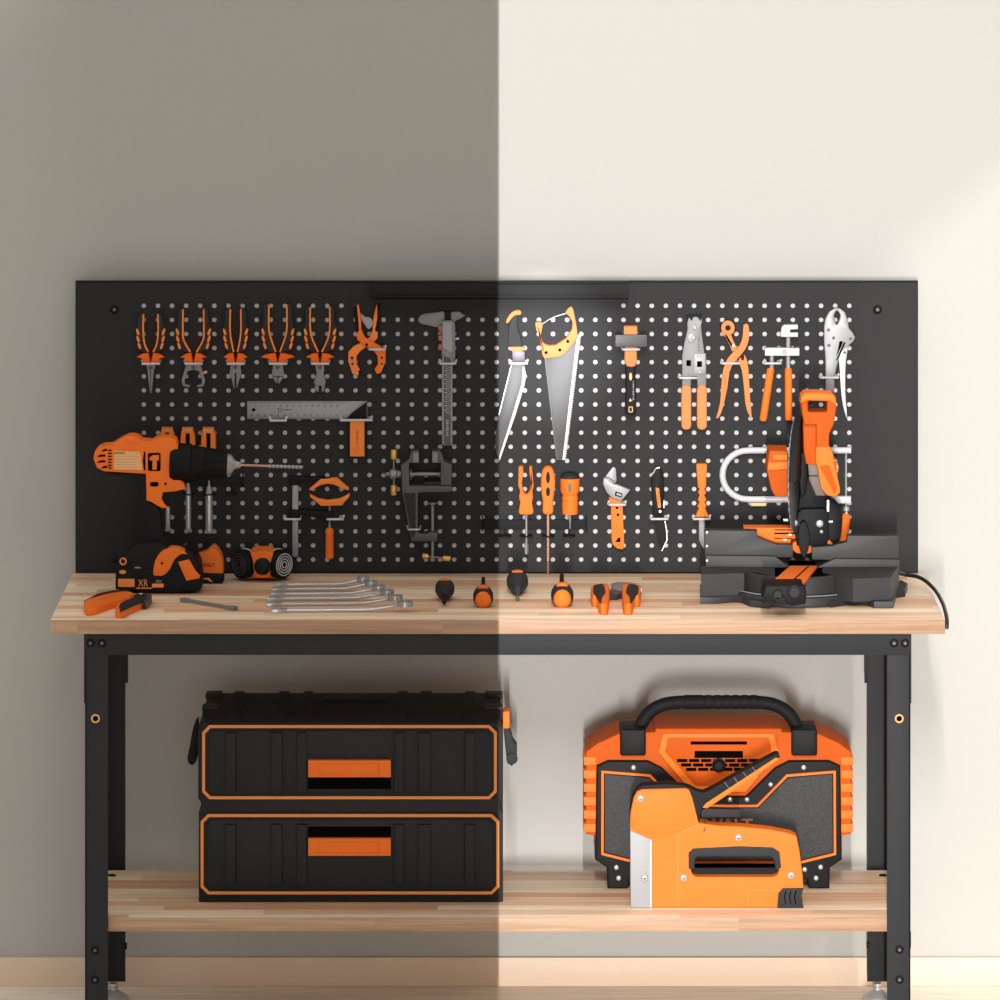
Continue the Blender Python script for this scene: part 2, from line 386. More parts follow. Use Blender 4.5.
# ---------------------------------------------------------------- five pliers of the top row
def pliers(name, cx, lab, top, it, im, ib, ot, om, ob, fl, ov, jaw, extra=None):
    t = thing(name, lab, 'pliers', P(cx, 363, D(.008)), 'black and orange pliers in the top row')
    for s_ in (-1, 1):
        f = (lambda p: p) if s_ > 0 else (lambda p: mir(p, cx))
        inn = cr([(cx+it,top),(cx+it+.2,top+18),(cx+im,top+30),(cx+ib,352)], 4, False)
        out = cr([(cx+ob,352),(cx+om,345),(cx+om+.6,332),(cx+ot,320),(cx+ot-.4,top+3),(cx+(it+ot)/2,top-1)], 4, False)
        g = part('handle', B().br(f(inn+out), .015, .001, .004, seg=3), 'dgrey', t, 'dark rubber handle')
        line = [(x-.3, y) for x, y in inn]
        part('orange_edge', B().rib(f(line), 1.5, D(.0158), D(.004)), 'lorange', g, 'orange inner edge')
        bb = B()
        for k in range(3):
            e = ell(0, 0, 1.5, 3.6, 12); a = -.28
            e = [(cx+ov+[.3,0,-1.4][k]+x*math.cos(a)-y*math.sin(a)*-1, (332,339,346)[k]+y*math.cos(a)) for x, y in e]
            bb.br(f(e), .0165, .006, .0005)
        part('grip_ridges', bb, 'lorange', g, 'orange finger ridges')
    gd = []
    w = 8.5
    gpts = [(cx+.6,361),(cx+2.4,353),(cx+7,353.6),(cx+fl-3,355.4),(cx+fl,357.8),(cx+fl-3.4,358),(cx+w,359.4),(cx+w-.8,363.6),(cx+.6,363.6)]
    part('finger_guard', B().br(gpts, .017, .001, .002).br(mir(gpts,cx), .017, .001, .002), 'dorange', t, 'orange guard')
    jb = B()
    for jj in jaw: jb.br(jj, .012, .001, .0012)
    part('jaw', jb, 'satin', t, 'grey steel jaws')
    part('rivet', B().lathe(P(cx,367.5,D(.012)), (0,-1,0), [(0,.0035),(.001,.003)], 12), 'mgrey', t)
    if extra: extra(t)
    hook(cx-8, cx+8.5, 363.8, .021, 'white wire hook holding the ' + HK[name])
    return t
HK = dict(long_nose_pliers='long nose pliers at the far left of the top row', wire_stripper='open-armed wire stripper, second from left', flat_nose_pliers='tapered pliers, third from left in the top row',
          combination_pliers='blunt combination pliers, fourth in the top row', cutting_pliers='bulging-jaw cutters, fifth in the top row')
pliers('long_nose_pliers', 150.6, 'pliers with one long thin needle jaw, far left of the top row', 314.5, 7.6, 6.2, 2.8, 12.4, 13.6, 8, 14, 12.6,
       [[(146,364),(155.4,364),(154.6,369),(150.8,369)  ,(150.6,370),(150.4,369),(147,369)], [(147,368),(150.3,368),(150.5,394.5),(149.6,391)], [(150.8,368),(154.2,368),(151.8,391),(150.8,394.5)]])
def knob(t): part('adjusting_screw', B().tube([P(199.5,375,D(.008)),P(203,373,D(.008))],.0012,8).tube([P(203,373,D(.008)),P(207,371.6,D(.008))],.0026,8), 'tan', t, 'small brass screw')
arm = [(193.4,364),(200.6,364),(202,369),(205.2,381),(203.6,386.4),(197,387.3),(197,385.3),(201.4,384),(202,380.5),(198.6,371),(193.4,370)]
pliers('wire_stripper', 193.3, 'wire stripper with two bowed open jaw arms and a small brass screw', 309.5, 10.6, 10.2, 3.6, 15.6, 15.8, 8, 13, 15.6, [arm, mir(arm,193.3)], knob)
pliers('flat_nose_pliers', 235.5, 'pliers with a tapering slotted jaw, third from left in the top row', 309.5, 5.6, 4.8, 2.2, 10.8, 11.6, 7, 12.3, 10.6,
       [[(230,364),(241,364),(240.6,369),(241.6,371.5),(237,388.4),(236.4,388.4),(236,373),(235,373),(234.6,388.4),(233.8,388.4),(229.4,371.5),(230.6,369)]])
pliers('combination_pliers', 277.8, 'pliers with a short square jaw ending in a blunt wedge', 304.8, 9.2, 8.4, 2.4, 15, 15.6, 8, 17, 14.4,
       [[(272.4,364),(283.4,364),(283.2,369),(284,371),(284,376.5),(278.4,376.5),(277.2,376.5),(271.8,376.5),(271.8,371),(272.6,369)], [(272.4,377),(277.4,377),(277.4,383.8),(276,383)], [(278.2,377),(283.4,377),(279.8,383),(278.2,383.8)]])
pliers('cutting_pliers', 320, 'pliers with a long bulging jaw and two cutting tips, right of the matching row', 307.5, 10, 8.6, 2.2, 15, 15, 8, 14.3, 14.2,
       [[(315,364),(324.6,364),(323.8,374),(326,382),(324.5,386),(315.5,386),(313.6,382),(316.4,374)], [(314,386),(319,386.2),(318.6,392),(316.4,391.5)], [(321.4,386.2),(325.6,386),(323.8,391.5),(321.6,392)]])
# orange clamp pliers
t = thing('spring_clamp', 'orange crossed-arm locking clamp with wide curved jaws, right of the pliers', 'clamp', P(367,375,D(.01)))
a1 = [(356.8,305.5),(358.8,305),(361,318),(361.5,330),(365,337.5),(371,341),(380,346),(385.8,350),(385.5,362),(381,373),(376.5,374),(374.5,369),(378,364.5),(377.5,356),(373,350),(364,345.5),(357.5,340),(356,334),(359,331),(358,318)]
a2 = [(377.2,305),(376.4,304.8),(373.4,318),(372.6,330),(369.8,337.5),(364,341.5),(354,346),(348.4,352),(348.2,361),(352.5,374),(358.5,375),(359.8,369.5),(356.4,364),(356.5,356),(361,350.5),(369,345),(375,341),(377.6,338),(377.6,332),(375,331),(377.5,318)]
part('jaw_arm', B().br(a2,.010,.001,.0015), 'lorange', t); part('jaw_arm', B().br(a1,.015,.005,.0015), 'orange', t)
part('spring_plate', B().br([(360.5,313),(365,317),(370,317.5),(373,321),(372.4,326),(369,329.5),(367,328),(361.5,320)],.008,.002,.0008), 'gum', t, 'pale grey plate between the arms')
for x, y, r in ((366.6,344.8,1.6),(352,358.3,1.3),(352.4,364.3,1),(381.8,357.8,1.3),(381.8,363.6,1)): part('rivet', B().br(ell(x,y,r,r,10),.0156,.009), 'black', t)
for x, y in ((359.8,372),(374.6,371.6)): part('jaw_pad', B().br(ell(x,y,1.5,1.5),.012,.002), 'black', t)
part('handle', B().br([(353.5,305),(356.4,304.6),(357.6,330),(355.6,330)],.012,.001,.002), 'black', t); part('handle', B().br([(378,304.6),(380,305),(378.6,331),(377,331)],.012,.001,.002), 'black', t)
hook(370, 385, 349.4, .019, 'white wire hook crossing the orange locking clamp')
# try square
t = thing('try_square', 'steel try square with printed scale and orange handle pointing down', 'square', P(357,457,D(.008)))
bl = part('ruler_blade', B().br(R(247.2,401.2,367.3,419),.004,.001,.0003), 'steel', t)
bb = B()
for i in range(100):
    x = 250+i*.98; h_ = 2.6 if i % 5 == 0 else 1.4
    bb.pr(R(x,401.8,x+.28,401.8+h_*.7),D(.0044),D(.004)); bb.pr(R(x,418.4-h_*.7,x+.28,418.4),D(.0044),D(.004))
part('scale_marks', bb, 'black', bl, 'printed scale marks')
for k in range(14): text('scale_number', str(k*2 if k else 0), 255.5+k*6.3, 405.7, D(.0043), 1.8, 'black', bl); text('scale_number', str(30-k*2), 251.5+k*6.6, 415.2, D(.0043), 1.8, 'black', bl)
part('blade_hole', B().br(ell(253.7,409.8,1.8,1.8,14),.0044,.003), 'deep', bl)
part('emblem', B().rib([(278.5,408.2),(280.5,408),(281.8,409.6),(280.5,411.6),(278.6,411.4)],.5,D(.0044),D(.004),True), 'black', bl)
prints(287.2,409.9,D(.004),8,1.2,'black',bl)
part('mitre_shoulder', B().br([(366.8,402),(366.8,418.8),(347,418.8),(352,413)],.009,.0042,.0006), 'black', t, 'black angled shoulder')
hd = part('handle', B().br(R(348.2,418.9,366.3,458),.014,.001,.001), 'black', t)
part('handle_panel', B().br(R(350,421.5,364.4,456.5),.0158,.013,.0006), 'lorange', hd, 'orange panel')
part('emblem', B().rib(ell(356.8,449.5,3,3,18),.6,D(.0161),D(.0158),True).rib([(355.6,451),(357.4,448),(356.6,450),(358,450)],.5,D(.0161),D(.0158)), 'dorange', hd, 'round dark emblem')
prints(357.2,436.5,D(.0158),15,2.6,'red',hd,True,7)
hook(341.5, 371, 420.2, .019, 'white wire hook under the corner of the try square'); hook(270.5, 286, 420.6, .009, 'white wire hook under the left part of the steel ruler')
# caliper
t = thing('vernier_caliper', 'grey vernier caliper hanging with its jaws at the top', 'caliper', P(447,445,D(.005)))
bm_ = part('beam', B().br(R(442,356,452.4,445.3),.005,.001,.0004), 'steel', t)
part('scale_face', B().br(R(443.7,356,450.8,445),.0056,.004), 'mgrey', bm_, 'dark scale face')
bb = B()
for i in range(22): y = 366+i*2.2; bb.pr(R(446 if i % 2 else 444.4,y,447.6,y+.5),D(.006),D(.0056)); bb.pr(R(448.4,y+1,449.8 if i%3 else 450.6,y+1.4),D(.006),D(.0056))
part('scale_marks', bb, 'white', bm_, 'pale scale marks'); prints(447.3,427.5,D(.0056),17,2.6,'gum',bm_,True,7)
part('fixed_jaw', B().br(cr([(418.3,319.6),(422,314.6),(438,312),(444,311.8),(444,321),(439,327),(429,325.4),(420.5,323.4)],3),.006,.001,.0012), 'satin', t)
part('sliding_jaw', B().br([(451,312),(459,311.4),(465.2,315.6),(460,319),(455,320.5),(451,321)],.006,.001,.0012), 'satin', t)
part('beam_end', B().br(R(444,311.8,451,321),.005,.001), 'blackm', t)
sl = part('slider', B().br([(441.6,320.4),(453.4,320.4),(455.2,325),(455.4,357),(453.4,360.6),(451.4,360),(451,357.6),(441.2,355),(441.6,340)],.012,.005,.0012), 'satin', t)
part('slider_plate', B().br([(443,322),(451.6,322),(452.6,350),(451,353),(442.6,348)],.0135,.011,.0006), 'gum', sl, 'pale face plate'); part('slider_end', B().br([(442.6,348.5),(451.5,353.4),(450.6,358.6),(442.4,355.6)],.0132,.011,.0005), 'satin', sl)
bb = B()
for y in (328.5,338,347): bb.br(ell(440.2,y,2.2,3.4),.011,.004,.001)
part('side_button', bb, 'red', sl, 'red side buttons'); part('thumb_screw', B().tube([P(455,338.6,D(.008)),P(459,338.6,D(.008))],.0025,10), 'screw', sl)
hook(440.5, 455.5, 363.6, .010, 'white wire hook across the caliper beam')
# vise
t = thing('bench_vise', 'dark grey clamp-on bench vise with brass-ended turn handles hung on the pegboard', 'vise', P(425,541,D(.02)))
fr = [(401,464.7),(405,462.6),(409,459.5),(410.4,453),(412.4,450.5),(419,450.5),(419,463),(409.2,463),(409.3,485.7),(452,486),(452,491.4),(445,492.2),(419.4,492.4),(418,494.5),(417.8,531),(419.4,533.6),(428,534),(428,532.6),(437.4,532.6),(437.4,541.2),(428,541.2),(411.4,541.2),(402.2,492.3)]
part('frame', B().br(fr,.034,.001,.0025), 'mgrey', t)
part('frame_web', B().br([(403.5,493),(415.5,493),(415.6,533),(412.6,538.6)],.0348,.032,.0005), 'dgrey', t)
part('sliding_jaw', B().br([(432,450.5),(440,450.8),(442.4,453.6),(444.5,461.6),(452,464),(452,485.6),(440.6,485.6),(440.6,463),(432,463)],.036,.001,.0025), 'mgrey', t)
part('jaw_face', B().br(R(413,452.4,418.8,462.6),.037,.03,.0006).br(R(432.2,452.4,437.6,462.6),.0385,.03,.0006), 'satin', t); part('slide_block', B().br(R(424,481.6,440.5,485.8),.03,.002,.001), 'dgrey', t)
y_ = D(.018)
part('spindle', B().tube([P(408,474,y_),P(440.5,474,y_)],.0038,12).lathe(P(410.4,474,y_),(1,0,0),[(0,.003),(.0004,.0105),(.0022,.0105),(.003,.004)],16), 'steel', t)
kn = part('spindle_hub', B().lathe(P(386,474,y_),(1,0,0),[(0,.003),(.006,.003),(.0062,.006),(.009,.0088),(.018,.0084),(.020,.0066),(.0265,.006)],18), 'steel', t)
part('turn_bar', B().tube([P(393.8,452,y_),P(393.8,492,y_)],.0016,10), 'steel', kn)
part('end_cap', B().lathe(P(393.8,459.2,y_),(0,0,1),[(0,.0048),(.001,.0054),(.015,.0054),(.017,.0045)],14), 'brass', kn,'brass end'); part('end_cap', B().lathe(P(393.8,495,y_),(0,0,1),[(0,.0045),(.002,.0054),(.016,.0054),(.0175,.0048)],14), 'brass', kn,'brass end')
part('turn_bar', B().tube([P(383.5,473.6,y_+.004),P(388,475.4,D(.034))],.0016,8), 'steel', kn)
ls = part('clamp_screw', B().tube([P(432.6,503,y_),P(432.6,560,y_)],.0029,12).lathe(P(432.6,504.6,y_),(0,0,1),[(0,.004),(.002,.0085),(.0035,.0085),(.005,.003)],16).lathe(P(432.6,561,y_),(0,0,1),[(0,.0045),(.006,.005),(.008,.003)],14), 'steel', t)
part('collar', B().lathe(P(432.6,540,y_),(0,0,1),[(0,.008),(.013,.008)],16), 'dgrey', ls)
part('cross_bar', B().tube([P(425,556,y_),P(447,558.5,y_)],.0015,8), 'brown', ls)
part('end_cap', B().tube([P(422.6,555.6,y_),P(428,556.2,y_)],.0048,12), 'brass', ls, 'brass end'); part('end_cap', B().tube([P(443,558.2,y_),P(450.4,558.8,y_)],.0048,12), 'brass', ls, 'brass end')
hook(408, 420, 529.5, .0385, 'short wire hook beneath the arm of the bench vise', .0015)
# bar clamp with orange curved jaws
t = thing('bar_clamp', 'steel bar clamp with two orange bowed jaws and orange handle, left of the vise', 'clamp', P(312,557,D(.01)))
part('steel_bar', B().br(R(292.2,484,298.2,557),.012,.003,.0012), 'steel', t)
part('fixed_arm', B().br([(289.5,477),(299,476),(325,477.4),(331,478.4),(331,481),(318,480.6),(300,482),(300,485.5),(289.5,485.5)],.013,.002,.0015), 'black', t); part('sliding_arm', B().br([(289.5,509),(300,509.6),(331,511.4),(333,513),(333,519.5),(326,519),(300,515.6),(300,520),(289.5,520)],.013,.002,.0015), 'black', t)
part('bowed_jaw', B().br([(309,489.4),(312,486.6),(320.5,479),(337,478),(349,488.4),(348.6,490),(345.8,490),(334,484.8),(328,483.8),(321,485),(311,490.6)],.014,.001,.0014), 'lorange', t); part('bowed_jaw', B().br([(309.6,494.4),(319,499),(328,500.4),(340,498.8),(349.4,493.8),(350,496),(341.5,505.6),(321,506),(310,497)],.014,.001,.0014), 'lorange', t)
sp = part('spindle', B().tube([P(329.6,506,D(.008)),P(329.6,524,D(.008))],.0019,10).lathe(P(329.6,529,D(.008)),(0,0,1),[(0,.0034),(.006,.003),(.012,.0018)],12), 'steel', t)
part('handle', B().lathe(P(329.6,558.6,D(.009)),(0,0,1),[(0,.005),(.001,.0068),(.004,.0074),(.044,.0072),(.046,.0076),(.051,.0074),(.0545,.005)],16), 'orange', t)
hook(285, 300, 519.3, .0165, 'white wire hook crossing the upright bar of the bar clamp'); hook(327.4, 343, 519.3, .0165, 'white wire hook beside the spindle of the bar clamp')
# rack and three punches behind the drill
def rack(x0, x1, y0, y1, rings, yr, lab):
    t = thing('tool_rack', lab, 'rack', P((x0+x1)/2,y1,D(.01)))
    part('rail', B().br(R(x0+1,y0,x1-1,y1),.006,.001,.001), 'blackm', t)
    for x in (x0, x1): part('bracket', B().tube([P(x,y0-4,D(.001)),P(x,y0-4,D(.009)),P(x,y1+2,D(.009)),P(x,y1+2,D(.001))],.0014,8), 'blackm', t)
    for x in rings:
        part('ring', B().tube([P(x,y1-1,D(.005)),P(x,yr,D(.007))],.0016,8).tube([P(x,yr,D(.019))+Vector((math.sin(a)*.0105,math.cos(a)*.0105,0)) for a in [2*PI*i/18 for i in range(18)]],.0015,8,True), 'blackm', t)
    return t
rack(156, 243, 477, 485, (167.4,189.3,208.6,232), 494, 'black rack behind the drill holding three steel punches')
for cx, sw, tip, lab, y1 in ((167.2,4.6,510,'leftmost steel punch, mostly hidden behind the drill body',531), (187.6,5.4,480,'middle orange-topped steel punch behind the drill chuck',532), (208.3,7.4,478.5,'widest orange-topped steel punch, rightmost of three behind the drill',533)):
    t = thing('punch', lab, 'punch', P(cx,y1,D(.018)), 'orange-topped punches in the rack')
    Yc = .019
    part('handle', B().pr([(cx-5.6,428.6),(cx+4.6,428.6),(cx+7,436),(cx+7.4,452),(cx+6,474),(cx-6,474),(cx-7.6,452),(cx-7,436)],D(.026),D(.001),.003, [R(cx-2,433.6,cx+2,452)] if cx > 180 else [R(cx-2,433,cx+2,437.6)]), 'lorange', t)
    part('end_cap', B().lathe(P(cx+.6,429.4,D(.019)),(0,0,1),[(0,.006),(.002,.0064),(.004,.0045)],14), 'steel', t)
    part('shaft', B().lathe(P(cx+.8,y1-2.4,D(Yc)),(0,0,1),[(0,sw/2/S(.47)*1.02),(.064,sw/2/S(.47)),(.066,sw/2/S(.47)*.94),(.078,sw/2/S(.47)*.55),(.082,.0016),(.106,.0016)],12), 'bsteel', t)
    part('tip', B().br(R(cx+.8-sw*.62,y1-2.6,cx+.8+sw*.62,y1+.6),.022,.012,.0008), 'gum', t)
# ---------------------------------------------------------------- right half of the board
t = thing('pruning_saw', 'broad pointed knife-saw with curved grey handle and orange pommel hook', 'saw', P(510,461,D(.008)))
part('pommel', B().br(cr([(506,322.6),(507.6,317.6),(512.6,311.8),(518.6,310.2),(521.4,312.4),(520,315),(516,315.2),(512,318.2),(508.4,322.8)],3),.019,.001,.002), 'washed_orange', t, 'orange hooked pommel')
part('handle', B().br(cr([(511.4,319),(517.6,315),(517,322),(518.4,330),(521,339),(520.8,347),(509,347),(508.2,337),(508.6,327)],3),.018,.001,.004,seg=3), 'dgrey', t, 'dark grey grip')
part('collar', B().br([(508.6,347),(522.6,346.8),(525,349),(522,351.2),(512,351.2)],.019,.001,.001), 'washed_orange', t, 'orange collar'); part('ferrule', B().br([(512,351),(524.6,351),(525.2,362),(512.6,362)],.014,.001,.0015), 'purple', t, 'mauve-grey ferrule')
part('blade', B().br([(511.2,362),(524.6,362),(526.2,373),(525,382),(515,414),(499.4,461.6),(496,452),(495.2,440),(498.6,414),(503.4,395)],.006,.001,.0005), 'blade', t)
part('cutting_edge', B().br([(523,366),(525.6,372),(526.2,376),(524.4,386),(515.6,415),(499.4,461.6),(499,456),(513.6,411),(521.6,384)],.0072,.004,.0004).rib([(511.2,366),(503.6,396),(499,415)],.7,D(.0068),D(.005)), 'bsteel', t, 'bright bevelled edge')
hook(510, 527, 363.4, .019, 'white wire hook under the ferrule of the knife-saw')
t = thing('hand_saw', 'hand saw with long grey blade, white teeth and open orange handle', 'saw', P(561,460,D(.008)))
part('blade', B().br([(544.6,354),(579.6,333.6),(564.4,460),(556.8,460)],.0035,.001,.0002), 'blade', t)
part('spine', B().rib([(545,358),(557,460)],1.1,D(.0042),D(.001)), 'mgrey', t)
tp = []; n_ = 54
for i in range(n_+1):
    f = i/n_; x = 579.2+(564-579.2)*f; y = 335+(460-335)*f; tp.append((x+.2,y)); 
    if i < n_: tp.append((x+2.1,y+.7))
part('teeth', B().br(tp+[(562.4,460),(577.2,335)],.0042,.0012), 'white', t, 'white row of teeth')
ho = [(535,323.4),(536.8,321.8),(543,322.8),(542.4,328),(540.8,335),(542.6,342),(545.4,344.4),(549.4,345.6),(556,345),(566,338.4),(572,329),(572.4,322),(568.4,315.4),(564.6,313.4),(568,308.4),(571.4,306),(573.6,310),(575.6,320),(577.4,331),(577.6,338),(571.4,346),(565.6,353),(560,356.8),(544.4,358.6),(542.2,355),(540.4,343),(538.6,334.6),(536,330)]
hs = part('handle', B().br(ho,.018,.001,.003), 'washed_orange', t)
part('top_wire', B().tube([P(x,y,D(.01)) for x,y in cr([(542.6,324),(549,319.6),(557,316),(565.6,313.6)],4,False)],.0012,8), 'bsteel', t, 'thin chrome bow closing the handle')
for x, y in ((546.2,352.6),(559.8,350),(567.8,341.4)): part('rivet', B().br(ell(x,y,1.6,1.6,12),.0184,.017), 'deep', hs)
t = thing('club_hammer', 'short club hammer with steel head and orange and black handle', 'hammer', P(630,415,D(.012)))
part('head', B().br(rrect(615,334.8,647.2,347,1.2),.038,.006,.0025), 'mgrey', t)
part('handle_top', B().br(rrect(623.8,326.4,637.4,336,1.2),.032,.01,.002), 'washed_orange', t, 'orange handle end above the head')
part('handle', B().br([(624.6,346),(637,346),(637.2,361),(635.4,366.4),(631,367.6),(626.6,366.4),(624.4,361)],.030,.001,.005,seg=3), 'washed_orange', t)
gp = part('grip', B().br([(625.6,363),(635.6,363),(635.4,378),(636.2,395),(636.4,411),(634.6,415.4),(627.4,415.4),(625,411),(625.8,390)],.028,.001,.005,seg=3), 'blackm', t, 'black grip with small orange marks')
part('grip_marks', B().br(ell(630.6,376.6,1.5,4,12),.0288,.02).br([(630.4,398),(632.2,401.4),(628.8,401.4)],.0288,.02).rib(rrect(629,407,632.4,412,.6),.8,D(.0288),D(.02),True), 'tan', gp)
prints(633.4,390,D(.028),20,1.4,'satin',gp,True,8)
hook(623, 639, 349.4, .034, 'white wire hook holding the club hammer just below its head')
t = thing('crimping_tool', 'steel crimping tool with two straight parallel orange handles', 'pliers', P(694,430,D(.01)))
part('crimp_head', B().br([(686.6,315.4),(701.8,315),(702.2,321.5),(699,324),(690,324),(686.6,321)],.011,.002,.001), 'blackm', t)
hb = part('body', B().br([(689,317.5),(691.6,321),(693.6,317),(697.4,317),(700.6,321),(701.4,317.6),(702,322),(701,326),(702.6,340),(704.4,353.4),(706.2,353.6),(706.2,386),(697.4,386),(697.2,376.4),(691.2,376.4),(691,386),(682.2,386),(682.2,356),(684.6,342),(687.6,329),(687.2,323)],.014,.001,.0012), 'satin', t)
part('cover_plate', B().br([(694,353.6),(705.6,353.6),(705.6,374),(694,374)],.0165,.013,.0006).br(ell(691.6,338,4.4,4.8),.016,.013,.0006).br(ell(694.6,327.6,3,3),.0165,.013,.0006), 'steel', hb)
part('slot', B().br(R(697,361.2,702,367),.0172,.016).br(R(686.4,360.2,691,366),.0148,.013), 'deep', hb)
for x, y in ((699.2,356.4),(699.6,371.6),(694.8,327.4),(693.6,337.6)): part('rivet', B().lathe(P(x,y,D(.0165)),(0,-1,0),[(0,.0035),(.0012,.0028)],12), 'steel', hb)
prints(698.8,344,D(.014),15,1.8,'mgrey',hb,True,7)
for x in (681.4, 697): part('handle', B().br(rrect(x,385,x+10,430,4.4),.018,.001,.004,seg=3), 'washed_orange', t)
hook(680, 696.4, 378, .02, 'white wire hook across the left arm of the crimping tool')
t = thing('hole_punch_pliers', 'orange revolving hole punch pliers with a spiked wheel at the top', 'pliers', P(735,418,D(.01)))
bb = B()
for k in range(6):
    a = 2*PI*k/6+.3; c_ = (728+8.4*math.cos(a), 328+9*math.sin(a)); c0 = (728+6*math.cos(a), 328+6*math.sin(a))
    bb.tube([P(*c0,D(.008)),P(*c_,D(.008))],[.0026,.0014],8)
bb.br(ell(728,328,7.6,7.8,20),.011,.004,.001)
part('punch_wheel', bb, 'blackm', t)
part('wheel_plate', B().br(ell(728,328,6.8,7.4,20),.015,.010,.001,[ell(728,328,2.8,2.8,12)]), 'washed_orange', t)
part('wheel_arm', B().br([(722,331),(727,333.6),(731,334.6),(733,340),(737,347.6),(735,351),(732,351.5),(729.6,345),(725.4,337),(721,334)],.013,.001,.001), 'washed_orange', t); part('arm_slot', B().br([(724,333.6),(727.4,336),(733.4,346.4),(731.4,347),(728,341)],.0136,.012), 'deep', t)
part('main_lever', B().br(cr([(743.6,325.4),(748.4,325),(749.2,336),(747,346),(741.4,354.6),(734.6,362),(729.6,372),(727.4,388),(723.4,406),(720,415.6),(716.8,418.6),(716.8,416),(720,404),(721.4,386),(723.2,370),(727,360),(733,352.6),(740,345.4),(743,335)],2),.017,.003,.002), 'washed_orange', t); part('rear_lever', B().br(cr([(738.6,360),(744,354.6),(747.6,362),(749,376),(750.2,398),(751.8,417.4),(748.4,414),(745.4,404),(743.6,384),(741.6,370),(739,364)],2),.015,.001,.002), 'washed_orange', t)
part('pivot_bolt', B().br(ell(742.6,357.4,1.7,3,12),.0175,.01), 'blackm', t); part('wheel_screw', B().lathe(P(733.4,345.6,D(.0136)),(0,-1,0),[(0,.003),(.0015,.002)],12), 'screw', t); prints(724.8,385,D(.017),22,1.5,'dorange',t,True,11)
hook(722.6, 739, 363.4, .021, 'white wire hook across the orange hole punch pliers')
t = thing('tile_nippers', 'white-headed nippers with square frame and two slim orange handles', 'pliers', P(778,421,D(.01)))
part('hook_head', B().br([(781,331),(782,327),(784.6,325),(798,325),(798,329.4),(790.4,329.6),(790,332.6),(798,332.6),(798,337),(781,337)],.018,.001,.0015), 'white', t)
part('sliding_rod', B().tube([P(788.2,337,D(.01)),P(788.2,369,D(.01))],.0038,12).tube([P(771.8,355,D(.01)),P(771.6,369,D(.01))],.0038,12), 'gum', t)
part('crossbar', B().br(R(765,348.2,799.4,355.8),.02,.001,.001), 'white', t)
sp_ = [P(795+1.3*math.cos(i*.9),337+i*.26,D(.01))+Vector((0,.0023*math.sin(i*.9),0)) for i in range(42)]
part('spring', B().tube(sp_,.0007,6), 'mgrey', t)
part('crossbar_bolt', B().lathe(P(784.5,352.2,D(.02)),(0,-1,0),[(0,.004),(.0015,.003)],12), 'steel', t)
part('handle', B().tube([P(770.8,368.4,D(.011)),P(770.5,370,D(.011)),P(763.4,418,D(.011)),P(762.8,420.6,D(.011))],[.0058,.0068,.0068,.0056],14), 'orange', t); part('handle', B().tube([P(788.4,368.4,D(.011)),P(788.4,370,D(.011)),P(788.6,418,D(.011)),P(788.6,420,D(.011))],[.0058,.0066,.0066,.0056],14), 'orange', t)
hook(765.4, 780.6, 363.4, .021, 'white wire hook across the left rod of the white-headed nippers')
t = thing('locking_pliers', 'all-steel locking pliers with an oval jaw, top right of the pegboard', 'pliers', P(840,418,D(.01)))
bo = [(824,327),(825.6,318),(829.6,311.4),(835,308.4),(840,308.4),(845,312),(848,320),(849,328),(853,333),(855.4,337.4),(853,342),(848,346.4),(842,352),(837,366),(834.6,376),(834.4,392),(825.6,392),(825.4,360),(824,342)]
mb = part('body', B().br(bo,.016,.001,.0022,[cr([(837.2,310.6),(840,315),(839.6,319),(836.8,325),(834.4,319),(834.6,314)],2)]), 'steel', t)
part('lever', B().br(cr([(839.4,350),(848,344.6),(846,362),(845.4,385),(846.2,402),(847.2,418.6),(844.4,412),(841.4,396),(839.8,372)],2),.014,.001,.002), 'bsteel', t)
part('slot', B().br([(839.6,341),(843,341.4),(841.6,346),(836,357),(838,349)],.0164,.015).br([(844,342),(845.6,343),(837.4,360),(835.6,361)],.0164,.015), 'deep', mb)
for x, y in ((828.6,330),(829,345.4),(833.6,338),(850.6,338.8),(844.4,352.6)): part('rivet', B().lathe(P(x,y,D(.016)),(0,-1,0),[(0,.0028),(.0008,.0022)],12), 'mgrey', mb)
hook(821.4, 838, 377.6, .021, 'white wire hook across the steel locking pliers')
# rack of three drivers
rack(482.6, 586.5, 520, 529, (505,526.4,548,569), 536, 'black rack with four rings holding three orange drivers')
t = thing('nut_driver', 'orange fork-handled nut driver, left of three in the rack', 'screwdriver', P(526,554,D(.019)), 'orange drivers in the rack')
part('handle', B().pr([(518.6,467.6),(520,466.4),(523,466.8),(523.4,472),(522,483),(523,491),(525.2,494.4),(527.4,494.4),(530,491),(531,483),(529.4,472),(529.4,466.8),(532,466.6),(533,480),(533.6,486),(532.4,491.6),(533,497),(532,503),(533.6,512.4),(531.6,514.6),(520.4,514.6),(518.6,512.4),(520.2,503),(519,497),(520,491),(518.2,486)],D(.030),D(.008),.004,seg=3), 'orange', t)
part('shaft', B().tube([P(526.4,514,D(.019)),P(526.4,545,D(.019))],.0021,12).tube([P(526.4,544,D(.019)),P(526.4,554,D(.019))],.0036,6), 'steel', t)
t = thing('screwdriver', 'orange screwdriver with two dark slots and the longest shaft, middle of the rack', 'screwdriver', P(548,572,D(.019)), 'orange drivers in the rack')
part('handle', B().pr(cr([(543,469.6),(548,466.6),(553,469.6),(555.2,480),(554.4,492),(553.2,502),(553.4,511),(551,514.6),(545,514.6),(542.6,511),(542.8,502),(541.4,492),(541,480)],3),D(.030),D(.008),.005,seg=3), 'orange', t)
part('grip_slot', B().pr(ell(548,477.6,2,6,14),D(.0306),D(.028)).pr(ell(548,491.8,2.1,4.6,14),D(.0306),D(.028)), 'blackm', t)
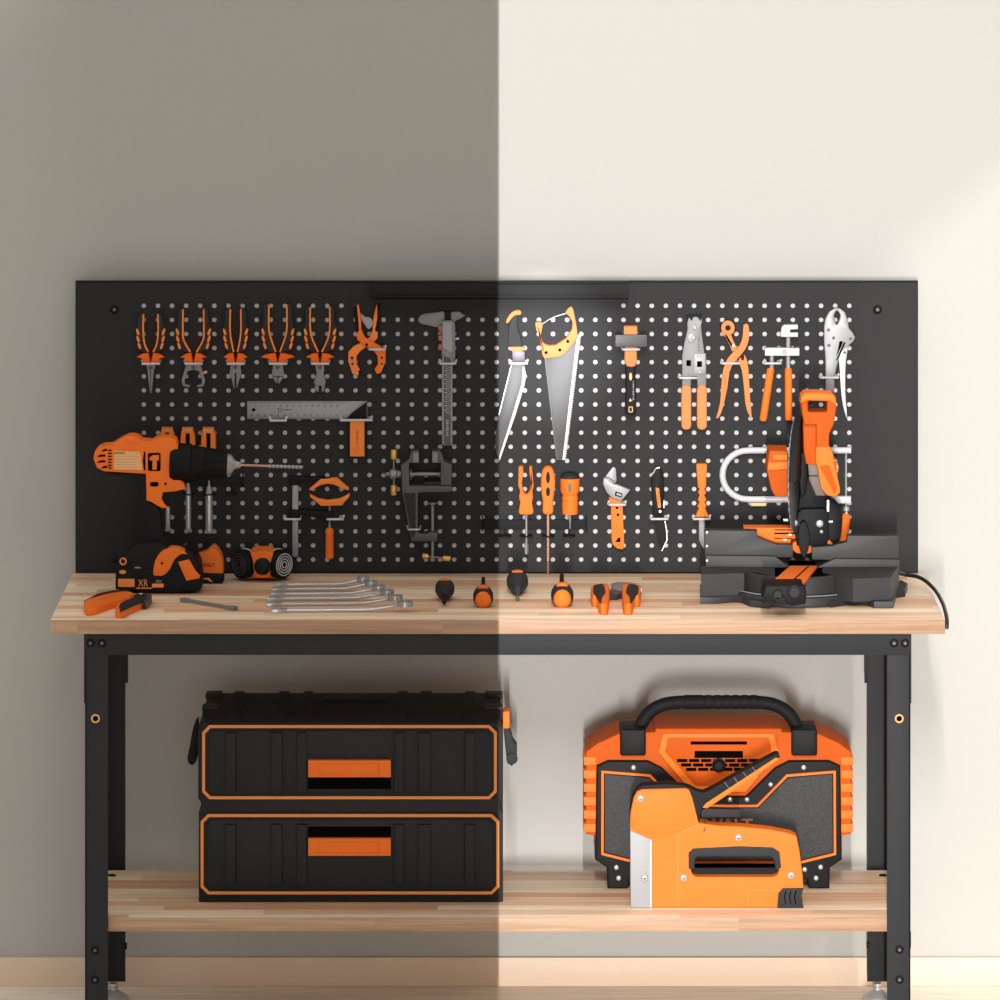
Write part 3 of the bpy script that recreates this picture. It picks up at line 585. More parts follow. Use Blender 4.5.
part('shaft', B().tube([P(548,514,D(.019)),P(548,540,D(.019))],.0030,12).tube([P(548,540,D(.019)),P(548,561,D(.019))],.0027,12).tube([P(548,560,D(.019)),P(548,575,D(.019))],.0019,8), 'brown', t, 'bronze shaft')
t = thing('ratchet_driver', 'stout orange driver with a domed black cap, right end of the rack', 'screwdriver', P(570,528,D(.019)), 'orange drivers in the rack')
ax = P(570,514,D(.0195)); q = 1/S(.475)
part('handle', B().lathe(ax,(0,0,1),[(0,7*q),(.4*q,7.8*q),(13*q,8.2*q),(13.3*q,7.6*q),(14.6*q,7.6*q),(15*q,8.4*q),(19*q,7.4*q),(23*q,9.6*q),(35.6*q,9.9*q),(36.4*q,9.2*q)],30), 'orange', t)
part('cap', B().lathe(ax+Vector((0,0,35.6*q)),(0,0,1),[(0,9.7*q),(1.6*q,9.6*q),(3.6*q,8.4*q),(5.4*q,5*q),(6*q,.5*q)],30), 'dgrey', t, 'domed dark cap')
part('grip_slot', B().lathe(P(569.8,488,D(.0195+10.4*q)),(0,1,0),[(0,1.6*q),(3*q,1.6*q)],14).box(P(568.2,492,D(.0195+10.3*q)),P(571.2,483,D(.0195+5*q))), 'mgrey', t)
part('shaft', B().tube([P(570,514,D(.019)),P(570,521,D(.019)),P(570,522,D(.019)),P(570,528.6,D(.019))],[.0024,.0024,.0016,.0012],10), 'steel', t)
t = thing('adjustable_wrench', 'adjustable wrench with steel jaw and flat orange handle', 'wrench', P(616,549,D(.008)))
jw = part('fixed_jaw', B().br([(603.8,478),(609,480),(614,484),(617,484.4),(630.4,490),(621.4,501.4),(611.6,498),(606.4,492.4),(602.8,484)],.016,.001,.002), 'steel', t)
part('sliding_jaw', B().br([(613.2,466.6),(616,468.6),(616.8,480.4),(614.6,484),(604,478)],.014,.002,.002), 'steel', t)
part('jaw_gap', B().rib([(604.2,476.6),(609,477.8),(614.4,481.6)],.7,D(.0145),D(.012)), 'deep', jw); part('worm_slot', B().br([(615.6,491.4),(622.6,493.4),(621.6,497.6),(614.6,495.6)],.0164,.014), 'deep', jw)
part('worm_wheel', B().tube([P(616.4,493.7,D(.0155)),P(621.2,495.3,D(.0155))],.0028,10), 'steel', jw)
part('handle', B().br([(608.6,497),(611.6,498),(621.4,501.4),(622.6,503),(624.2,542),(624.4,547),(622.4,549.6),(617,548.4),(612.6,544.6),(611.6,540),(610.8,506)],.014,.001,.0022), 'orange', t)
part('hole_marks', B().br(ell(617,508,1.6,1.2,10),.0144,.013).br(ell(618,514.8,1.4,1.4,10),.0144,.013).br([(615,541.6),(619,537.4),(620.4,537.8),(620.4,542.4)],.0144,.013), 'deep', t)
hook(609.4, 625, 504.8, .019, 'white wire hook across the adjustable wrench')
t = thing('folding_knife', 'black folding knife, blade open downward, with orange inlay', 'knife', P(659,551,D(.008)))
part('handle', B().br(cr([(652,476),(655,470),(658.6,467.4),(661.4,469),(663.8,480),(664.4,495),(663.4,508),(661.4,517.6),(653.4,517.6),(652.4,500),(651,486)],2),.015,.001,.003), 'black', t)
part('clip', B().tube([P(x,y,D(.0165)) for x,y in cr([(650.4,476),(653.6,472.6),(656,468.6),(660,467.6)],3,False)],.0016,8).rib([(663.8,500),(663.8,508)],.8,D(.014),D(.01)), 'bsteel', t, 'silver clip')
part('inlay', B().br([(655.6,487.4),(659,488.4),(661,507.4),(658,508)],.0156,.013), 'lorange', t, 'orange inlay'); part('pivot', B().lathe(P(660.2,511.4,D(.015)),(0,-1,0),[(0,.003),(.001,.002)],12), 'screw', t)
prints(658.4,497.5,D(.0156),12,1.1,'black',t,True,6)
part('blade', B().br([(654,516),(664,516),(666.4,530),(667,541),(661.6,551.4),(657.4,538)],.006,.002,.0004), 'blackm', t); part('cutting_edge', B().rib([(665,521),(666.6,531),(667,540),(661.8,551)],.8,D(.0066),D(.004)), 'bsteel', t, 'bright edge')
hook(651.6, 667.6, 519, .019, 'white wire hook under the handle of the folding knife')
t = thing('utility_knife', 'fixed orange knife with notched handle and short grey blade', 'knife', P(702,549,D(.008)))
part('handle', B().br([(696.2,465.6),(697.4,464),(706,464),(707.2,465.6),(706.4,478),(706,487),(704.4,489),(706.4,493),(704.4,495),(706.4,500),(704.6,502),(706.6,507),(705,508),(709,517),(695.2,517),(699,508),(697.4,507),(699.6,502),(697.8,500),(699.8,495),(698,493),(699.6,489),(698,487),(697.2,478)],.016,.001,.002), 'orange', t)
part('blade', B().br([(698.8,517),(705.2,517),(705.2,538),(704.4,549.4),(701.6,546),(699,540)],.006,.002,.0006), 'satin', t)
hook(694, 709.6, 519, .020, 'white wire hook under the notched orange knife handle')
t = thing('c_clamp', 'white U-shaped tube clamp with orange handle behind the mitre saw', 'clamp', P(785,503,D(.012)))
path = [(851,450.4),(800,450.4),(750,450.4)] + [(748+27*math.cos(a)*-1 if 0 else 748-25.5*math.sin(a), 474.9-24.5*math.cos(a)) for a in [PI*i/14 for i in range(1,14)]] + [(750,499.4),(800,499.4),(842,499.4)]
part('frame', B().tube([P(x,y,D(.012)) for x,y in path],.0058,14), 'white', t)
part('spindle', B().tube([P(846,452,D(.012)),P(846,508,D(.012))],.0019,10).lathe(P(846.4,515,D(.012)),(0,0,1),[(0,.0035),(.006,.0035),(.008,.006),(.014,.006),(.016,.003)],14), 'bsteel', t)
part('end_block', B().br(R(833,496.6,851,503.4),.018,.006,.001), 'white', t); part('seam_plate', B().br(R(751,503,766,506),.014,.008), 'tan', t)
part('handle', B().tube([P(847,514,D(.012)),P(846,518,D(.012)),P(843,539,D(.012)),P(842.6,543,D(.012))],[.0068,.0078,.0078,.0064],14), 'orange', t)
# ---------------------------------------------------------------- drill on its battery
t = thing('cordless_drill', 'orange and black cordless drill standing on its battery with a long bit', 'drill', G(158,591,TZ))
Y1, Y2 = .290, .334
sh = [(93.4,459),(94.4,452.4),(98,448),(104,445.6),(112,445),(117.4,441.4),(123,438.2),(130,436.8),(138,437.6),(142,440.4),(151,441.4),(157,438.2),(168,437),(176,440),(178,446),(178,478),(184,483),(186,489),(176,491.4),(163,492.6),(161.6,499),(165,505),(168.6,507.6),(163,508.6),(157,506),(152,502.6),(146.4,500.4),(145.8,474),(118,472.4),(104,471.4),(97,468)]
bd = part('body_shell', B().pr(sh,Y1,Y2,.010,seg=4,both=True), 'orange', t)
bb = B()
for k, (y, xa, xb) in enumerate(((450,101,107),(455.6,97,105.4),(461.4,97,105.4),(467,101,107))): bb.pr([(xa,y+1),(xa+3,y-1),(xb,y-1.2),(xb,y+1),(xa+1,y+1.4)],Y1-.0006,Y1+.004)
for y in (450.4,453.4,456.4,459.4,462.4,465.4,468): bb.pr(R(108,y-.7,111.6,y+.7),Y1-.0006,Y1+.004)
bb.pr([(144,451.6),(145.4,451.6),(145.4,470.6),(144,470.6),(142.8,461)],Y1-.0006,Y1+.004)
part('vent_slot', bb, 'deep', bd)
lb_ = part('rating_label', B().pr([(114,450.6),(140,452),(142.4,470),(114,469.2)],Y1-.0005,Y1+.003), 'tan', bd, 'tan rating label with print')
text('lettering', 'DEWALT', 119.8, 453, Y1-.0007, 2.4, 'deep', lb_, wpx=11)
bb = B()
for i, y in enumerate((456.6,459.2,461.8,464.4,467)): bb.pr(R(114.6,y,114.6+(24,22,26,20,24)[i],y+.5),Y1-.0009,Y1)
bb.pr([(135.6,453.4),(137.6,452.6),(137,455.4)],Y1-.0009,Y1)
part('small_print', bb, 'brown', lb_)
bdg = part('badge', B().pr(rrect(148,453,160.6,471,1.4),Y1-.0007,Y1+.003), 'deep', bd, 'black badge with orange hammer symbol'); part('hammer_symbol', B().pr([(149.6,457.4),(153,455),(159,455),(159,460.4),(156.8,460.4),(156.8,469.6),(152.4,469.6),(152.4,460.4),(149.6,460.4)],Y1-.0016,Y1), 'orange', bdg)
part('switch_slot', B().pr(rrect(150,482,158.6,486.4,2),Y1-.0007,Y1+.003).pr(ell(165.6,483.8,1.3,1.3),Y1-.0007,Y1+.003), 'deep', bd)
part('selector', B().pr(cr([(124,441.6),(127,436.6),(136,436.8),(141,441),(133,443.6)],3),Y1-.002,Y2,.003), 'orange', bd)
part('grip', B().pr(cr([(108,472),(120,473.4),(145.6,474.6),(147,500),(157,506.4),(160,512),(161,522),(163,534),(168,548),(152,556),(128,552),(131,543),(133,526),(131,518),(136,503),(137,488),(131,478),(110,475.6)],2),Y1+.006,Y2-.006,.008,seg=3), 'black', t)
part('trigger', B().pr(cr([(162,491.4),(178,489.6),(176.4,498),(173.4,505),(166,506.4),(162,499)],3),Y1+.008,Y2-.008,.004), 'black', t)
yc = (Y1+Y2)/2; q = 1/S(yc); c0 = P(170,462.6,yc); axd = Vector((1,0,-.035))
part('gear_collar', B().lathe(c0,axd,[(0,14*q),(.5*q,18*q),(5*q,20*q),(21*q,19.6*q),(22*q,18*q),(25*q,18*q),(26*q,17.4*q),(29*q,17.2*q)],36), 'black', t)
ck = part('chuck', B().lathe(c0+axd.normalized()*29*q,axd,[(0,16.6*q),(2*q,17*q),(5*q,17*q),(6*q,16.2*q),(24*q,13.4*q),(28.4*q,12.8*q),(29*q,10*q)],36), 'black', t)
bb = B()
for i in range(14):
    a = 2*PI*i/14; d = Vector((0,math.cos(a),math.sin(a)))
    bb.tube([c0+axd*36*q+d*16*q, c0+axd*53*q+d*13.5*q],.0016,6)
part('grip_rib', bb, 'black', ck)
part('chuck_nose', B().lathe(c0+axd*57.4*q,axd,[(0,11.4*q),(.8*q,11*q),(4*q,9.6*q),(7*q,5.4*q),(9*q,4*q),(12*q,3.2*q),(13.4*q,2.4*q)],28), 'bsteel', t, 'silver chuck nose')
part('drill_bit', B().tube([c0+axd*70*q, c0+axd*98*q],.0024,12), 'brown', t, 'bronze bit shank')
tp = []
t_ = bmesh.new(); rings = []
for i in range(60):
    f = i/59; a = f*PI*9; cpt = c0+axd*(98+35*f)*q; r1, r2 = 1.9*q, 1.1*q
    rings.append([t_.verts.new(cpt+Vector((0,math.cos(a+w_)*rr,math.sin(a+w_)*rr))) for w_, rr in ((0,r1),(.7,r1*.8),(PI/2,r2),(PI-.7,r1*.8),(PI,r1),(PI+.7,r1*.8),(3*PI/2,r2),(-.7,r1*.8))])
for a_, b_ in zip(rings, rings[1:]):
    for j in range(8): t_.faces.new((a_[j],a_[(j+1)%8],b_[(j+1)%8],b_[j]))
t_.faces.new(rings[0][::-1]); t_.faces.new(rings[-1]); bmesh.ops.recalc_face_normals(t_, faces=t_.faces[:])
bb = B(); bb.merge(t_); part('twist_flute', bb, 'bsteel', t, 'bright twisted tip of the bit')
YF, YK = .268, .355
bt = part('battery', B().pr([(115.4,570),(120,568),(150,569.4),(163,568),(176,556),(188,550),(193,553),(199,566),(201,580),(201,589.6),(192,592.4),(170,593.6),(150,592.8),(115.4,589.6)],YF,YK,.004,seg=3), 'black', t)
part('foot_housing', B().pr([(117,569),(126,560),(131,548),(140,544),(160,543),(170,549),(178,556),(176,562),(164,574),(117,574)],YF+.006,YK-.004,.005,seg=3), 'blackm', t)
part('orange_shoulder', B().pr(cr([(153.4,574.6),(154,565),(157,557),(163,550.6),(172,548.2),(181,549.6),(187.4,554.4),(182,554),(175,559),(170,569),(164,575),(158,576)],2),YF-.003,YF+.03,.003,[ell(161.8,563.6,1.2,1.4,10)]), 'orange', bt, 'orange curved shoulder')
part('release_button', B().pr([(178,562),(189,559.4),(195.6,571),(200.4,576),(199,578.6),(186.4,581)],YF-.003,YF+.01,.002), 'orange', bt, 'orange release button')
part('screw_post', B().rib(ell(123,561.6,3,3,14),1.2,YF+.003,YF+.01,True).pr(ell(122.6,572,3.6,2,12),YF-.001,YF+.01), 'lined', bt)
part('hang_hook', B().lathe(P(114.4,558.4,YF+.02),(0,-1,0),[(0,.006),(.01,.006),(.012,.003)],14), 'black', bt)
part('charge_gauge', B().pr(R(134.6,567,140.6,571),YF+.0045,YF+.008), 'gum', bt)
part('badge_bar', B().pr(rrect(118,578.8,134.6,587,1),YF-.0007,YF+.002).pr(R(136,587.6,163.6,588.8),YF-.0007,YF+.002).pr(R(152,583.6,163.6,588.8),YF-.0007,YF+.002), 'lined', bt, 'dull orange badge bars')
text('lettering', 'XR', 143, 583, YF-.0008, 7, 'lined', bt, wpx=10); text('voltage_mark', '18V', 159, 581.4, YF-.0008, 3, 'gum', bt, wpx=6)
# small orange tool beside the drill
t = thing('tape_measure', 'small orange and black tape case half hidden behind the drill battery', 'tape measure', G(208,582,TZ))
Y1 = .378
sl = part('case', B().pr(cr([(186,562),(196,556.6),(206,553.4),(210,549.4),(216,548.8),(220,555),(222.6,562),(222.8,572),(221,574.4),(204,575),(198,572)],2),Y1,Y1+.045,.005,seg=3), 'orange', t)
part('base', B().pr([(192,572.6),(222.6,573.4),(223.4,582),(221,583.6),(196,582.6),(190,580)],Y1-.002,Y1+.048,.003), 'black', t); part('base_stripe', B().pr([(200,577.6),(209,578),(213,582),(210.6,582),(207,579.6),(200,579)],Y1-.0026,Y1), 'lined', t)
text('lettering', 'DEWALT', 205.6, 565, Y1-.0004, 3.4, 'deep', sl, wpx=18)
# respirator
t = thing('respirator', 'half-mask respirator with orange body and two round black filters', 'mask', G(262,577,TZ))
Yr = .415; q = 1/S(Yr)
part('mask_body', B().pr(cr([(250.4,553.6),(254,551.8),(262,551.2),(270,551.8),(273.4,553.6),(271.6,560),(271,570),(268,577.4),(257,577.4),(253.6,570),(252.6,560)],3),Yr-.02,Yr+.04,.010,seg=4), 'orange', t)
part('valve', B().lathe(P(262.6,566.2,Yr-.018),(0,-1,0),[(0,8.6*q),(.006,8.4*q),(.009,7.4*q),(.0115,4.6*q),(.012,.5*q)],28), 'blackm', t, 'round black valve')
for s_, cx in ((-1,241.5),(1,282.6)):
    a = Vector((s_*.72,-.69,0)); c = P(cx-s_*5,563.6,Yr+.004)
    f = part('filter', B().lathe(c-a*.012,a,[(0,9*q),(.004,14*q),(.012,14.6*q),(.026,14.6*q),(.029,13.4*q)],36), 'black', t)
    part('filter_rim', B().tube([c+a*.0+ (a.cross(Vector((0,0,1)))*math.cos(w_)+Vector((0,0,1))*math.sin(w_))*14.8*q for w_ in [2*PI*i/36 for i in range(36)]],.0012,8,True), 'white', f, 'white rim')
    bb = B()
    for rr in (3,5.6,8.2,10.8): bb.tube([c+a*.0172+(a.cross(Vector((0,0,1)))*math.cos(w_)+Vector((0,0,1))*math.sin(w_))*rr*q for w_ in [2*PI*i/30 for i in range(30)]],.0008 if s_<0 else .0010,6,True)
    part('filter_grille', bb, 'white' if s_ > 0 else 'mgrey', f)
part('face_seal', B().pr([(255,574),(270,574),(272,578.4),(253,578.4)],Yr-.012,Yr+.03,.003), 'dorange', t)
# ---------------------------------------------------------------- tools lying on the worktop
def spanner(lx, ly, rx, ry, k=1., lab='', group=None, tilt=True, sw=2.6):
    A, Z = G(lx, ly, TZ+.004), G(rx, ry, TZ+.004)
    d = (Z-A); L = d.length; d.normalize(); n = Vector((-d.y, d.x, 0))
    def o(u, v, z): return A + d*u + n*v + Vector((0,0,z))
    b = B(); w = sw/2/S(.2)*k
    hw = 2.3*w
    hw = 3.0*w; jaw = [(.0,hw),(.004*k,hw*1.1),(.016*k,hw),(.026*k,w),(.026*k,-w),(.016*k,-hw),(.004*k,-hw*1.1),(0,-hw),(.001*k,-hw*.45),(.012*k,-hw*.4),(.013*k,hw*.4),(.001*k,hw*.45)]
    b.pr3([o(u,v,.0035) for u,v in jaw], (0,0,-.007), (), .0008)
    rise = .009 if tilt else .0
    t = bmesh.new(); rings = []
    for i in range(9):
        f = i/8; u = .022*k+(L-.036*k)*f; z = rise*max(0,(f-.72)/.28)**1.3; ww = w*(1+.5*max(0,(f-.8)/.2)+.3*max(0,(.12-f)/.12))
        rings.append([t.verts.new(o(u,a_*ww,z+c_*.0028)) for a_, c_ in ((1,0),(.7,1),(-.7,1),(-1,0),(-.7,-1),(.7,-1))])
    for a_, b_ in zip(rings, rings[1:]):
        for j in range(6): t.faces.new((a_[j],a_[(j+1)%6],b_[(j+1)%6],b_[j]))
    t.faces.new(rings[0][::-1]); t.faces.new(rings[-1]); bmesh.ops.recalc_face_normals(t, faces=t.faces[:]); b.merge(t)
    rc = L-.008*k; ro, ri = .0125*k, .0075*k
    if tilt: b.pr3([o(rc+ro*math.cos(w_), ro*math.sin(w_), rise+.0055) for w_ in [2*PI*i/24 for i in range(24)]], (0,0,-.009), [[o(rc+ri*math.cos(w_), ri*math.sin(w_), rise+.0055) for w_ in [2*PI*i/12 for i in range(12)]]], .0008)
    else:
        jw = [(L-u,v) for u,v in jaw]; b.pr3([o(u,v,.0035) for u,v in jw], (0,0,-.007), (), .0008)
    return solo('combination_wrench' if tilt else 'open_end_wrench', b, 'bsteel' if tilt else 'steel', lab, 'wrench', group)
WL = ['rearmost and shortest of the row of polished wrenches', 'second wrench from the back of the polished row', 'third wrench from the back of the polished row', 'fourth wrench from the back of the polished row', 'fifth wrench from the back, next to the longest', 'front wrench of the polished row, nearest the worktop edge']
for i, (a, b_, c, d) in enumerate(((274,585,367,584.6),(272,589.6,375,588.8),(270.5,594.4,383,593.4),(268,599,391.6,598),(266.4,604.4,400,603.4),(271,610.4,410,609.6))):
    spanner(a, b_, c, d, .86+.045*i, WL[i], 'polished combination wrenches laid in a row')
spanner(182, 599.4, 236, 608.6, .8, 'small grey open-end wrench lying alone in front of the drill', None, False, 2.4)
# pliers lying at the left end
t = thing('side_cutters', 'orange and grey pliers lying open at the left end of the worktop', 'pliers', G(115,606,TZ))
part('handle', B().fl(cr([(83.8,602.0),(87,599.0),(98,595.4),(108,593.0),(118,591.4),(128,591.0),(134,593.0),(131,596.6),(122,599.4),(110,602.0),(98,606.6),(88,608.4),(84.6,606.0)],3),TZ+.013,TZ+.0006,.004), 'orange', t)
part('handle_edge', B().fl([(84,600.5),(98,593.4),(112,590.4),(128,589.0),(130,590.6),(118,591.6),(98,595.6),(88,599.0)],TZ+.010,TZ+.0006,.001), 'blackm', t)
h2 = part('handle', B().fl(cr([(115.6,606.6),(119,602.0),(130,597.4),(138,593.6),(146,594.0),(147,597.0),(142,601.0),(130,606.4),(122,610.0),(116.6,610.0)],3),TZ+.014,TZ+.0006,.004), 'orange', t)
part('handle_inlay', B().fl(cr([(119.4,604.6),(124,601.0),(132,597.6),(138,595.4),(144.4,595.6),(144.6,599.0),(132,604.6),(122,609.2),(119.8,609.0)],3),TZ+.016,TZ+.012,.0015), 'dgrey', h2, 'grey rubber inlay')
part('jaw', B().fl([(130,596),(138,593),(150,592.6),(152,594.6),(150,598.6),(146,601.6),(140,600.6),(136,598)],TZ+.014,TZ+.001,.002), 'mgrey', t); part('pivot', B().lathe(G(141,594,TZ+.014),(0,0,1),[(0,.004),(.0015,.003)],14), 'bsteel', t)
# pliers lying near the middle right
t = thing('slip_joint_pliers', 'steel-jawed pliers with thick orange and grey handles lying open, ends towards the viewer', 'pliers', G(616,600,TZ))
for f, lab in ((lambda p: p, ''), (lambda p: mir(p, 615.8), '')):
    h = part('handle', B().fl(f(cr([(592,585),(600,583),(608,584),(609.6,588),(609,597),(607.6,602.6),(602,603.6),(598.6,601),(597.4,596),(592,594.6),(590.6,589)],3)),TZ+.020,TZ+.0006,.005), 'orange', t)
    part('grip_inlay', B().fl(f(cr([(593.6,586),(599,584),(603.4,584.4),(605.6,591),(604,594),(602,597),(601.4,602),(598.8,600),(597.6,595.6),(593.6,593)],3)),TZ+.0215,TZ+.015,.0016), 'dgrey', h, 'grey rubber inlay')
part('jaw', B().fl([(611,583),(617,581.6),(634,582.4),(641.4,584.4),(641.6,587.6),(634,589.4),(618,588),(611,586.4)],TZ+.014,TZ+.001,.003), 'steel', t)
part('jaw_tip', B().fl([(628,583.4),(640.6,584.4),(641.6,588),(628.6,588.4)],TZ+.017,TZ+.010,.001), 'white', t)
part('tang', B().fl([(607,592),(612,588),(622,589),(624,592),(616,595)],TZ+.010,TZ+.001,.001).fl([(607,594.6),(622,592.6),(622,594),(609,596.4)],TZ+.008,TZ+.001), 'mgrey', t)
# stubby screwdrivers
def stubby(px, py, s_, k, lab, tip=True):
    t = thing('stubby_screwdriver', lab, 'screwdriver', G(px, py, TZ), 'four stubby screwdrivers on the worktop')
    r = .0172*k; c = G(px, py, TZ); c.z += r*1.0; ax = Vector((0,math.cos(.2),math.sin(.2)*s_))*s_ if s_ > 0 else Vector((0,-math.cos(.14),-math.sin(.14)))     # s_ = direction the shaft points along y
    p = [(-.026*k,r*.55),(-.022*k,r*.86),(-.012*k,r),(0,r*1.0),(.012*k,r*.86),(.022*k,r*.62),(.028*k,r*.5),(.036*k,r*.44),(.04*k,r*.3)]
    g = part('grip', B().lathe(c,ax,p,32), 'dgrey', t, 'dark rubber grip')
    part('end_cap', B().lathe(c,ax,[(-.031*k,.001),(-.0305*k,r*.3),(-.029*k,r*.52),(-.026*k,r*.70),(-.022*k,r*.80),(-.02*k,r*.78)],32,1.1), 'orange', t, 'orange domed end')
    part('grip_inlay', B().lathe(c+Vector((0,-s_*.006*k,r*.70)),(0,0,1),[(0,r*.55),(r*.34,r*.5),(r*.38,r*.2)],20), 'orange', g, 'orange oval on the grip')
    part('shaft', B().tube([c+ax*.028*k,c+ax*.072*k,c+ax*.08*k],[.0042*k,.0040*k,.0028*k] if not tip else [.0036*k,.0034*k,.0034*k],12), 'blackm' if s_ > 0 or not tip else 'mgrey', t)
    return t
stubby(444.8,599.4,-1,.98,'stubby screwdriver farthest left, its dark point facing the viewer',False)
stubby(483.2,605.6,1,1.02,'stubby screwdriver just left of the shadow edge, orange end facing the viewer')
stubby(517.4,593.4,-1,1.1,'stubby screwdriver farthest back, bare shaft facing the viewer')
stubby(562.2,605.2,1,1.13,'stubby screwdriver second from the right pliers, orange end facing the viewer')
# ---------------------------------------------------------------- mitre saw
t = thing('miter_saw', 'compact orange and black mitre saw standing at the right end of the worktop', 'saw', G(800,602,TZ))
def ZP(py, Y): return P(500, py, Y).z
zt = TZ+.050
bs = part('base_wing', B().fl([(701,574.4),(701,566),(775,566),(775,576),(756,572),(749,571.4),(744,573)],zt,TZ+.010,.0015), 'sawblack', t)
bs2 = part('base_wing', B().fl([(822,566),(899,566),(891,577.4),(853,578.6),(838,577),(822,572)],zt,TZ+.010,.0015), 'sawblack', t)
part('base_foot', B().fl([(700,597),(700,584),(770,584),(770,602),(750,600),(742,596.4),(735,595.6),(718,597)],TZ+.012,TZ+.0005,.002), 'sawblack', bs)
part('base_foot', B().fl([(830,601),(830,584),(902,580),(907.6,583),(905,590),(896,591.4),(893.4,601.4),(874,601.4),(868,599),(853,597.6)],TZ+.012,TZ+.0005,.002), 'sawblack', bs2)
# turntable
c = G(797,597,TZ); c.z = TZ; q = 1/S(c.y)
tt_ = part('turntable', B().lathe(c+Vector((0,0,.0005)),(0,0,1),[(0,.118),(.012,.119),(.0165,.117),(.0168,.110),(.019,.110),(.0195,.1),(.046,.0985),(.0485,.096)],72), 'sawblack', t)
part('table_face', B().lathe(c+Vector((0,0,.0486)),(0,0,1),[(0,.09),(.0004,.089)],64), 'sawblack', tt_)
YP = c.y
kp = part('kerf_plate', B().fl([(790,565.5),(817,565.5),(801.5,585.2),(768,585.2)],TZ+.0535,TZ+.049,.0008), 'orange', t, 'orange slanted kerf plate')
part('kerf_slot', B().fl([(808,566),(809.5,566),(789.2,584.6),(787,584.6)],TZ+.0538,TZ+.053), 'deep', kp)
yf = G(790,586,TZ+.0535).y
ctl = part('control_arm', B().pr([(766,586),(803,585.6),(806.6,592),(806,604),(792,606.4),(786,604),(767,603),(762,598)],yf-.012,yf+.06,.004), 'black', t)
part('control_knob', B().lathe(P(777.6,594.4,yf-.012),(0,-1,0),[(0,.009),(.006,.0085),(.009,.006)],20).lathe(P(794,591.6,yf-.012),(0,-1,0),[(0,.012),(.005,.0115),(.009,.008)],20), 'dgrey', ctl)
part('lock_lever', B().pr([(774,596),(785,597),(787,605.4),(779,606),(776,601)],yf-.021,yf-.01,.002), 'blackm', ctl); part('scale_rim', B().tube([c+Vector((math.cos(a)*.1115,math.sin(a)*.1115,.019)) for a in [PI*(1.06+.88*i/30) for i in range(31)]],.0009,6), 'gum', tt_)
# fences
Yq = .262
part('fence', B().pr([(705,530.4),(751,530.8),(757,531),(757.6,537),(768,541.6),(777,544.6),(791.4,545),(793,546),(793,557.4),(705,557)],Yq,Yq+.022,.0012), 'sawblack', t)
part('fence', B().pr([(812,547.4),(833,546),(838,544),(847,542),(847.4,535.6),(897,536.2),(898.6,537),(898.6,560.6),(812,559.6)],Yq,Yq+.022,.0012), 'sawblack', t)
part('fence_base', B().pr([(706,555.6),(775,556.4),(792,569),(706,569.6)],Yq-.012,Yq+.05,.0012), 'sawblack', t); part('fence_base', B().pr([(835,558.8),(899.6,559.6),(899.6,573),(812,569.6)],Yq-.012,Yq+.05,.0012), 'sawblack', t)
part('sight_screw', B().pr(ell(707,532.4,1,1,8),Yq-.0006,Yq+.002).pr(ell(707,546,1,1,8),Yq-.0006,Yq+.002).pr(ell(707,560.6,1,1,8),Yq-.0126,Yq+.002), 'screw', t)
# orange plate and arc
Yo = .30
pl_ = part('sliding_plate', B().pr([(744,527.8),(795,528),(795.4,538.4),(791,539),(791,545),(777,545),(757,538.4),(757,531.6),(744,530.6)],Yo-.006,Yo+.03,.001), 'orange', t)
part('plate_slot', B().pr(R(774.4,529.4,794.8,530.4),Yo-.0064,Yo).pr(R(774.4,532.6,794.8,534.2),Yo-.0064,Yo).pr(R(774.4,538,791,538.8),Yo-.0064,Yo), 'deep', pl_)
part('plate_screw', B().pr(ell(790,534.8,1.6,1,10),Yo-.0072,Yo).pr(ell(785,539.6,2,.7,10),Yo-.0072,Yo), 'screw', pl_)
part('bevel_arc', B().pr(cr([(791.6,544.6),(797,540.4),(803,538),(810,536),(819,534.4),(827,538.6),(834.4,546.8),(820,549),(808,554),(797,553.4),(792.4,549)],2),Yo-.001,Yo+.04,.003), 'orange', t, 'orange bevel arc')
# pivot block, arm
part('pivot_block', B().pr([(798,512.6),(802,509),(824,508.6),(829,513),(829,540),(826,546),(797,546),(794,530)],Yo-.012,Yo+.045,.004), 'black', t)
part('blade_shield', B().pr(cr([(798.6,529),(803.4,521),(808,527),(810,538),(808,551),(804.4,558.6),(801,553),(798.4,542)],3),Yo-.030,Yo-.012,.005,seg=3), 'black', t)
part('pivot_arm', B().pr([(800,492),(812,470),(822,468),(825.6,494),(826.6,512),(798,513)],Yo+.004,Yo+.04,.004), 'black', t)
part('rear_housing', B().pr(cr([(826,500),(836,503),(842,512),(842,530),(838,545),(826,546),(824,520)],2),Yo+.01,Yo+.06,.006), 'black', t)
for x, y, r in ((794.4,523,3.6),(819.6,523.6,3.8),(821.4,531.6,1.9)): bolt(t, x, y, Yo-.012, r, 'screw', 'bolt', False)
part('stud', B().tube([P(783.4,519.8,Yo),P(788,520.2,Yo)],.003,10).tube([P(827,521.6,Yo),P(832.6,521.6,Yo)],.0028,10).pr(rrect(827,500,829,511.6,.8),Yo-.01,Yo), 'bsteel', t)
